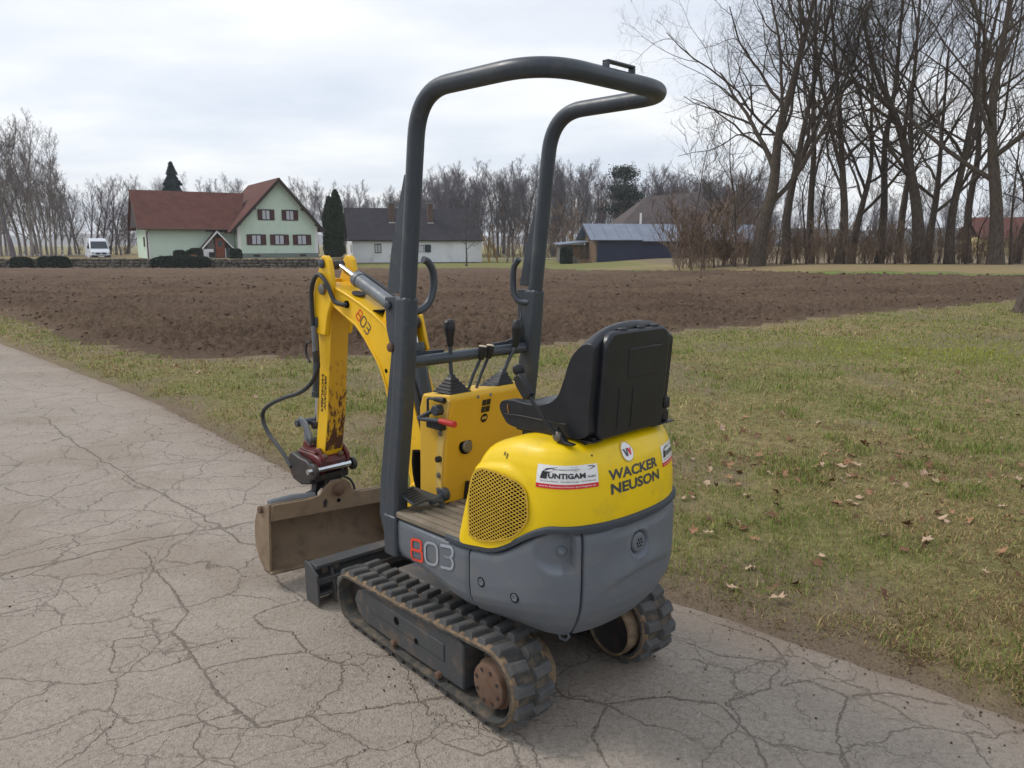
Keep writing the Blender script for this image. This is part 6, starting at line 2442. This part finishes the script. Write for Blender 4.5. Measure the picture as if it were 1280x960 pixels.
for x_, z_ in ((3.12, 4.62), (5.72, 4.62)):
    window(GH, x_, z_, .84, 1.05, -.01, 'shutter', .42)
ov = .75
sl_ = (Hr - 3.75) / (xm)
RF_ = empty('roof', (0, 0, 0), 0, GH)
for s, xe_ in ((-1, -1.0), (1, Wg + .75)):
    ze = Hr - (abs(xe_ - xm)) * ((Hr - 3.75) / (xm if s < 0 else Wg - xm))
    slab(RF_, 'roof_plane', [(xe_, -ov, ze), (xm, -ov, Hr + .12), (xm, Dg, Hr + .12), (xe_, Dg, ze)], .16, M['rooftile'])
    slab(RF_, 'verge_board', [(xe_, -ov - .04, ze - .04), (xm, -ov - .04, Hr + .08), (xm, -ov - .002, Hr + .08), (xe_, -ov - .002, ze - .04)], .28, M['woodd'])
    for z_ in (3.9, 5.6):
        xx = xm + s * (Hr - z_) / (Hr - 3.75) * (xm if s < 0 else Wg - xm)
        G().add(box(xx - .12, xx + .12, -ov + .05, .1, z_ - .45, z_ - .25)).build('purlin_end', M['woodd'], RF_)
slab(RF_, 'wing_roof_plane', [(-9.6, .75, 3.05), (.6, .75, 3.05), (2.2, 5.5, 7.15), (-9.6, 5.5, 7.15)], .16, M['rooftile'])
slab(RF_, 'wing_roof_plane', [(-9.6, 10.25, 3.05), (.6, 10.25, 3.05), (2.2, 5.5, 7.15), (-9.6, 5.5, 7.15)], .16, M['rooftile'])
slab(RF_, 'wing_verge_board', [(-9.63, .75, 3.02), (-9.63, 5.5, 7.12), (-9.602, 5.5, 7.12), (-9.602, .75, 3.02)], .3, M['brick'])
G().add(prism([(1.7, 3.2), (9.3, 3.2), (5.5, 6.8)], 'x', -9.4, -8.81)).build('gable_boarding', M['woodd'], RF_)
G().add(tube([(-9.6, .70, 3.0), (-.4, .70, 3.0)], .08, 8)).build('gutter', M['brick'], RF_)
G().add(tube([(-8.6, .72, 2.95), (-8.72, 1.5, 2.5), (-8.72, 1.52, 0)], .05, 8)).build('downpipe', M['woodd'], GH)
G().add(box(-2.9, -.05, 1.45, 1.6, 2.78, 3.02)).build('awning_box', M['woodd'], GH)
G().add(box(-8.86, -8.80, 2.6, 3.5, 1.2, 2.2)).build('side_window', M['shutter'], GH)
# entrance porch: white edged gable with brown door
PO2 = empty('porch', (0, 0, 0), 0, GH)
pxm = -1.95
for s in (-1, 1):
    slab(PO2, 'porch_roof', [(pxm + s * 1.75, .65, 1.0), (pxm, .65, 2.95), (pxm, 1.6, 2.95), (pxm + s * 1.75, 1.6, 1.0)], .10, M['rooftile'])
    slab(PO2, 'porch_verge', [(pxm + s * 1.75, .60, .96), (pxm, .60, 2.91), (pxm, .645, 2.91), (pxm + s * 1.75, .645, .96)], .16, M['trimw'])
G().add(prism([(pxm - 1.4, 1.1), (pxm + 1.4, 1.1), (pxm, 2.7)], 'y', .95, 1.0)).build('porch_gable', M['woodd'], PO2)
dr_ = G().add(box(pxm - .2, pxm + .75, .9, .96, .0, 2.1)).build('door', M['door'], PO2)
G().add(box(pxm + .05, pxm + .5, .88, .9, 1.2, 1.85)).build('pane', M['glass'], dr_)
G().add(box(pxm - 1.9, pxm - .45, .75, 1.4, 0, .95)).build('porch_wall', M['trimw'], PO2, .03)
G().add(box(pxm - .95, pxm - .4, .55, .74, .1, .62)).build('stove_opening', M['woodd'], PO2)
G().add(prism([(pxm - 1.15, .95), (pxm - .25, .95), (pxm - .45, 2.0), (pxm - .85, 2.0)], 'y', .8, 1.3)).build('stove_hood', M['oldwood'], PO2, .03)
G().add(box(pxm + .78, pxm + 1.75, .8, .9, 0, .95)).build('glazed_screen', M['glass'], PO2)
G().add(box(pxm + .74, pxm + .80, .76, .82, 0, 1.0)).build('screen_post', M['trimw'], PO2)
# garden plants by the wing
for px, lab, s_ in ((224, 'small round clipped bush in front of the green wing', .5), (239, 'low clipped bush beside the terracotta pot', .5), (246, 'upright dark bush next to the porch', .62)):
    x_ = polar(px, 79)
    hedge('clipped_bush', x_ - s_ * .85, x_ + s_ * .85, 78.6, 79.6, .1, .1 + s_ * 1.7, lab, 64 + px, 'clipped bushes before the green house', 'hedge', .08, 500, 'bush')
x_ = polar(296, 80)
hedge('dark_shrub', x_ - .55, x_ + .5, 79.5, 80.4, .1, 1.05, 'dark spreading shrub between the porch and the gable', 99, None, 'hedge', .10, 420, 'shrub')
pt = G().add(lathe([(.22, 0), (.30, .35), (.33, .42), (.28, .42)], (0, 0, 0), (0, 0, 1), 14)).build('flower_pot', pm('terracotta', rgb(128, 90, 74), .9))
pt.location = (polar(243, 78), 78, .12)
tag(pt, 'terracotta flower pot between the clipped bushes', 'flower pot')

# -- white farmhouse
FH = empty('white_farmhouse', (-19.46, 95.0, -.66), R(16))
tag(FH, 'long white farmhouse with dark roof and two brick chimneys', 'house')
G().add(box(0, 16.2, 0, 8.0, 0, 3.0)).build('wall', M['whitewall'], FH)
G().add(prism([(0, 3.0), (8, 3.0), (4, 6.45)], 'x', .05, 16.15)).build('gable', M['whitewall'], FH)
G().add(box(15.9, 16.23, -.02, .0, 0, 2.95)).build('corner_strip', M['trimw'], FH)
RO = empty('roof', (0, 0, 0), 0, FH)
slab(RO, 'roof_plane', [(-.55, -.55, 2.72), (16.6, -.55, 2.72), (16.0, 4, 6.75), (-.55, 4, 6.75)], .16, M['roofdark'])
slab(RO, 'roof_plane', [(-.55, 8.55, 2.72), (16.6, 8.55, 2.72), (16.0, 4, 6.75), (-.55, 4, 6.75)], .16, M['roofdark'])
for x_ in (5.15, 10.05):
    c_ = G().add(box(x_ - .32, x_ + .32, 2.0, 2.6, 4.6, 7.25)).build('chimney', M['brick'], RO)
    G().add(box(x_ - .38, x_ + .38, 1.94, 2.66, 7.25, 7.37)).build('cap', M['plinth'], c_)
    G().add(box(x_ - .40, x_ + .40, 1.85, 2.66, 4.72, 4.92)).build('flashing', M['trimw'], c_)
window(FH, 3.1, 1.72, .72, 1.05, -.01, None, 0, 'woodd', True, 'trimw')
window(FH, 7.9, 1.72, 1.9, .85, -.01, 'gshutter', .75, 'trimw', True, None)
G().add(box(-.03, .0, 1.2, 2.2, 1.2, 2.2)).build('side_shutter', M['gshutter'], FH)
# small tree in front of it, yellow bushes
ST_ = tree_parts('fruit_tree', grow_tree(611, 3.4, .09, [lev(7, .85, .95, .35, .10, .07, 6, 5, .6, .02), lev(7, .6, .5, .2, .16, .06, 4, 3, .55, .012), lev(6, .6, .5, .15, .2, .05, 3, 3, .6, .012)], None, .03), M['bark'])
place_tree('fruit_tree', ST_, polar(583, 84), 84, tz(polar(583, 84), 84), 1.25, .4, 'small bare fruit tree in front of the white farmhouse wall', None)
YB = tree_parts('yellow_shrub', grow_tree(631, 1.6, .07, SHRUB, None, .1), M['twig_yellow'])
YB2 = tree_parts('orchard_tree', grow_tree(633, 2.0, .10, [lev(6, .8, .8, .3, .16, .03, 5, 5, .6, .02), lev(6, .7, .5, .2, .2, .03, 4, 3, .55, .014), lev(6, .7, .5, .15, .22, .02, 3, 3, .6, .01)], None, .08), M['twig_red'])
for px, Y, T, s, lab in ((612, 98, YB, 1.75, 'yellowish leafless bush at the right corner of the white farmhouse'), (622, 100, YB, 1.5, 'second yellowish bush a little right of the farmhouse corner'), (634, 100, YB2, 1.35, 'small brown gnarled fruit tree on the lawn behind the roll bar'), (641, 103, YB2, 1.2, 'low brown fruit tree further back beside the roll bar'), (720, 112, YB, 1.9, 'yellowish bush behind the wooden lean-to')):
    x_ = polar(px, Y)
    place_tree('garden_shrub', T, x_, Y, tz(x_, Y), s, px * .7, lab, 'leafless bushes between the farmhouse and the sheds', cat='bush')

# -- navy shed with pale metal roof
SH = empty('machine_shed', (10.05, 93.0, -.66), R(5))
tag(SH, 'navy walled shed with pale metal roof and wooden left end', 'shed')
G().add(box(0, 5.4, 0, 7, 0, 2.85)).build('front_wall', M['navy'], SH)
G().add(box(5.4, 13.5, .35, 7, 0, 2.7)).build('recessed_wall', M['navy'], SH)
G().add(box(13.5, 21, .8, 7, 0, 2.6)).build('far_wall', M['wood'], SH)
G().add(prism([(-.05, 0), (7, 0), (7, 4.1), (3.5, 4.3), (-.05, 2.82)], 'x', -.06, -.002)).build('end_wall', M['wood'], SH)
for k in range(9):
    y_ = .15 + k * .75
    G().add(box(-.10, -.062, y_, y_ + .10, 0, min(2.75 + y_ * .42, 4.1))).build('board', M['oldwood'] if k % 2 else M['wood'], SH)
G().add(box(-.02, .12, -.03, .0, 0, 2.85)).build('corner_post', M['oldwood'], SH)
RO = empty('roof', (0, 0, 0), 0, SH)
slab(RO, 'roof_sheet', [(-.9, -.6, 2.75), (5.5, -.6, 2.75), (5.5, 4.6, 4.75), (-.9, 4.6, 4.75)], .10, M['zinc'])
slab(RO, 'roof_sheet', [(5.52, -.3, 2.62), (21, -.3, 2.52), (21, 4.6, 4.66), (5.52, 4.6, 4.74)], .10, M['zinc'])
slab(RO, 'roof_sheet', [(-.9, 9.8, 2.75), (21, 9.8, 2.75), (21, 4.6, 4.72), (-.9, 4.6, 4.74)], .10, M['zinc'])
for k in range(14):
    x_ = -.2 + k * 1.5
    G().add(tube([(x_, -.25, 2.97), (x_, 4.5, 4.80)], .02, 5)).build('roof_seam', M['zinc'], RO)
G().add(tube([(-.95, -.62, 2.72), (-.95, 4.6, 4.70)], .09, 6)).build('verge', M['woodd'], RO)
# lean-to at its left
LT = empty('wooden_lean_to', (polar(704, 97), 97.0, -.7), R(8))
tag(LT, 'low weathered wooden lean-to with flat grey roof left of the navy shed', 'shed')
G().add(box(0, 4.4, .6, 4, 0, 2.2)).build('wall', M['oldwood'], LT)
for k in range(10):
    G().add(box(.05 + k * .43, .33 + k * .43, .55, .598, 0, 2.15)).build('board', M['oldwood'] if k % 3 else M['wood'], LT)
G().add(box(1.6, 2.3, .52, .56, 0, 1.9)).build('door', M['wood'], LT)
slab(LT, 'roof', [(-.5, -.3, 2.25), (4.9, -.3, 2.75), (4.9, 4.3, 2.95), (-.5, 4.3, 2.45)], .12, M['zinc'])
G().add(box(4.0, 4.15, -.2, -.05, 0, 2.55)).build('post', M['wood'], LT)
x_ = polar(707, 93)
hedge('dark_bush', x_ - .6, x_ + .75, 92.4, 93.6, -.66, 1.1, 'dark rounded bush in front of the wooden lean-to', 105, None, 'hedge', .12, 420, 'bush')
for k, (px, hgt_, lab) in enumerate(((716, .75, 'grey barrel beside the dark bush'), (721, .6, 'shorter grey barrel left of the wood pile'))):
    b_ = G().add(lathe([(.26, 0), (.29, .1), (.30, hgt_ / 2), (.29, hgt_ - .1), (.26, hgt_)], (0, 0, 0), (0, 0, 1), 14)).build('barrel', M['oldwood'])
    b_.location = (polar(px, 93), 93, -.66)
    tag(b_, lab, 'barrel', 'barrels by the lean-to')
wp = empty('wood_pile', (polar(731, 93), 93, -.66))
tag(wp, 'pile of split firewood under the shed gable', 'wood pile')
r = np.random.default_rng(8)
for k in range(16):
    G().add(tube([(-.7 + (k % 8) * .2 + r.uniform(-.03, .03), -.25, .12 + (k // 8) * .2), (-.7 + (k % 8) * .2, .25, .12 + (k // 8) * .2)], .095, 7)).build('log', M['wood'], wp)

# -- big dark barn behind the shed
BN = empty('big_barn', (polar(792, 116), 116, -.8), R(6))
tag(BN, 'large barn with dark half hipped roof half hidden by twigs', 'barn')
G().add(box(-2, 15, 0, 12, 0, 4.6)).build('wall', M['woodd'], BN)
RO = empty('roof', (0, 0, 0), 0, BN)
slab(RO, 'front_plane', [(-3, -.8, 4.3), (15.6, -.8, 4.3), (11.5, 5.5, 10.4), (3.2, 5.5, 9.6)], .15, M['roofbarn'])
slab(RO, 'left_hip', [(-3, -.8, 4.3), (3.2, 5.5, 9.6), (-3, 12, 4.3)], .15, M['roofbarn'])
slab(RO, 'right_hip', [(15.6, -.8, 4.3), (11.5, 5.5, 10.4), (15.6, 12, 4.3)], .15, M['roofbarn'])
slab(RO, 'rear_plane', [(-3, 12, 4.3), (15.6, 12, 4.3), (11.5, 5.5, 10.4), (3.2, 5.5, 9.6)], .15, M['roofbarn'])
G().add(box(.7, .95, -.5, -.25, 4.5, 6.9)).build('flue', M['trimw'], BN)

# -- red roofed house far right
RH = empty('red_roof_house', (polar(1225, 122), 122, -.2), R(-8))
tag(RH, 'pale yellow house with red tiled roof seen between the right trunks', 'house')
G().add(box(0, 11, 0, 8, 0, 2.9)).build('wall', pm('cream_render', rgb(196, 178, 126), .9, var=.05), RH)
slab(RH, 'roof', [(-.6, -.6, 2.7), (11.6, -.6, 2.7), (11.6, 4, 6.0), (-.6, 4, 6.0)], .15, M['rooftile'])
slab(RH, 'roof', [(-.6, 8.6, 2.7), (11.6, 8.6, 2.7), (11.6, 4, 6.0), (-.6, 4, 6.0)], .15, M['rooftile'])
for x_ in (2.2, 5.4, 8.6):
    window(RH, x_, 1.5, 1.0, 1.1, -.01, None, 0, 'trimw', False)

# ------------------------------------------------------------------ white van
VN = empty('white_van', (polar(127, 86), 86.0, -.30), R(35))
tag(VN, 'white high roofed delivery van parked left of the green house', 'van')
M['vanw'] = pm('van_white', rgb(222, 226, 234), .3, var=.02, spec=.5)
M['vanb'] = pm('van_bumper', rgb(34, 38, 52), .6, var=.06)
side_p = [(0, .38), (-.06, .75), (.02, 1.08), (.75, 1.32), (1.55, 2.32), (2.0, 2.52), (5.4, 2.55), (5.6, 2.3), (5.62, .38)]
v, f = prism(side_p, 'x', -.98, .98)
v = [(x * (1 - .13 * max(0, (z - 1.2) / 1.3)) * (1 - .07 * max(0, 1 - y / .5)), y, z) for x, y, z in v]
body = G().add((v, f)).build('body', M['vanw'], VN, .10, 4)
wv_ = [(-.86, .815, 1.41), (.86, .815, 1.41), (.77, 1.43, 2.17), (-.77, 1.43, 2.17)]
nn_ = np.array([0, -.78, .63]) * .035
G().add(([tuple(np.array(p) + nn_) for p in wv_] + [tuple(np.array(p) - nn_) for p in wv_], [(0, 1, 2, 3), (7, 6, 5, 4), (0, 4, 5, 1), (1, 5, 6, 2), (2, 6, 7, 3), (3, 7, 4, 0)])).build('windscreen', M['glass'], VN, .01)
G().add(prism([(-.95, .30), (.95, .30), (.95, .72), (.55, .66), (-.55, .66), (-.95, .72)], 'y', -.16, .10)).build('bumper', M['vanb'], VN, .06, 3)
G().add(box(-.52, .52, -.115, -.04, .78, .96)).build('grille', M['vanb'], VN, .02)
G().add(lathe([(.09, 0), (.09, .02)], (0, -.115, .875), (0, -1, 0), 16)).build('round_emblem', M['chrome'], VN)
G().add(box(-.27, .27, -.195, -.162, .50, .61)).build('number_plate', M['white'], VN)
for s in (-1, 1):
    G().add(prism([(s * .60, .86), (s * .92, .92), (s * .90, 1.10), (s * .72, 1.02)], 'y', -.075, .06)).build('headlight', M['chrome'], VN, .01)
    G().add(box(min(s * 1.0, s * 1.2), max(s * 1.0, s * 1.2), .82, .98, 1.38, 1.72)).build('mirror', M['vanb'], VN, .04)
    for y_ in (.85, 4.5):
        w_ = G().add(lathe([(.30, 0), (.34, .04), (.34, .18), (.30, .22)], (s * .99, y_, .34), (-s, 0, 0), 22)).build('wheel', M['vanb'], VN, .02)
        G().add(lathe([(.20, 0), (.18, .012)], (s * .985, y_, .34), (s, 0, 0), 16)).build('rim', M['bolt'], w_)
    G().add(prism([(.95, 1.40), (1.55, 2.02), (2.2, 2.05), (2.2, 1.40)], 'x', s * .955, s * .985)).build('door_window', M['glass'], VN)

# white marker posts along the lane on the left
for k, px in enumerate((13, 31, 50, 79)):
    x_ = polar(px, 98)
    p_ = G().add(tube([(0, 0, 0), (0, 0, 1.15)], [.07, .06], 8)).build('marker_post', M['trimw'])
    G().add(tube([(0, 0, .82), (0, 0, .98)], .075, 8)).build('black_band', M['sblack'], p_)
    p_.location = (x_, 98, -.35)
    tag(p_, ('leftmost', 'second', 'third', 'rightmost')[k] + ' of the white marker posts from the left behind the hedges', 'post', 'marker posts along the lane')
# lane passing behind (pale strips left and centre)
M['lane'] = pm('pale_lane', rgb(150, 148, 146), .9, var=.06)
G().add(([(-140, 101, .14), (polar(140, 101), 101, .14), (polar(140, 105), 105, .14), (-140, 105, .14)], [(0, 1, 2, 3)])).build('lane', M['lane'])
tag(bpy.data.objects['lane'], 'pale lane passing left of the green house', kind='structure')
G().add(([(polar(600, 118), 118, -.70), (polar(735, 118), 118, -.62), (polar(735, 122), 122, -.62), (polar(600, 122), 122, -.70)], [(0, 1, 2, 3)])).build('back_lane', M['lane'])
tag(bpy.data.objects['back_lane'], 'pale lane between the farmhouse and the sheds', kind='structure')

# ------------------------------------------------------------------ far hills
def hills(name, y0, amp, seed, x0, x1, mat, lab):
    xs2 = np.linspace(x0, x1, 160)
    v = []
    for x_ in xs2:
        h = amp * (.35 + .9 * float(fbm(np.array([x_ / (abs(x1 - x0) * .16)]), np.array([seed * 1.7]), 4, seed)[0]))
        v += [(x_, y0, -2), (x_, y0 + amp * 2.2, h * .7), (x_, y0 + amp * 5, h), (x_, y0 + amp * 9, -2)]
    f = []
    for i in range(159):
        for k in range(3):
            a = i * 4 + k
            f.append((a, a + 4, a + 5, a + 1))
    G().add((v, f)).build(name, mat, None, ang=80)
    tag(bpy.data.objects[name], lab, kind='structure')


M['hill'] = pm('wooded_hill', rgb(74, 72, 70), .95, var=.2, vs=.03, dirt=rgb(60, 66, 58), dirt_amt=.4, ds=.02, spec=.05)
hills('near_hill', 460, 13, 3, 190, 900, M['hill'], 'low wooded hill beyond the right hand trees')
hills('far_hills', 1900, 30, 9, -2600, 2600, M['hill'], 'low far hills on the horizon')

# ------------------------------------------------------------------ haze: one closed box of even, thin air
hz = G().add(box(-3100, 3100, -320, 4620, -6, 46)).build('haze', [], None, ang=0)
m_, t_, b_ = nt('haze_air')
t_.nodes.remove(b_)
pv_ = t_.nodes.new('ShaderNodeVolumePrincipled')
pv_.inputs['Color'].default_value = (.94, .965, 1.0, 1)
pv_.inputs['Density'].default_value = .0004
pv_.inputs['Anisotropy'].default_value = .2
t_.links.new(pv_.outputs[0], t_.nodes['Material Output'].inputs['Volume'])
hz.data.materials.append(m_)
tag(hz, 'thin pale winter haze over the fields', 'haze', kind='stuff')
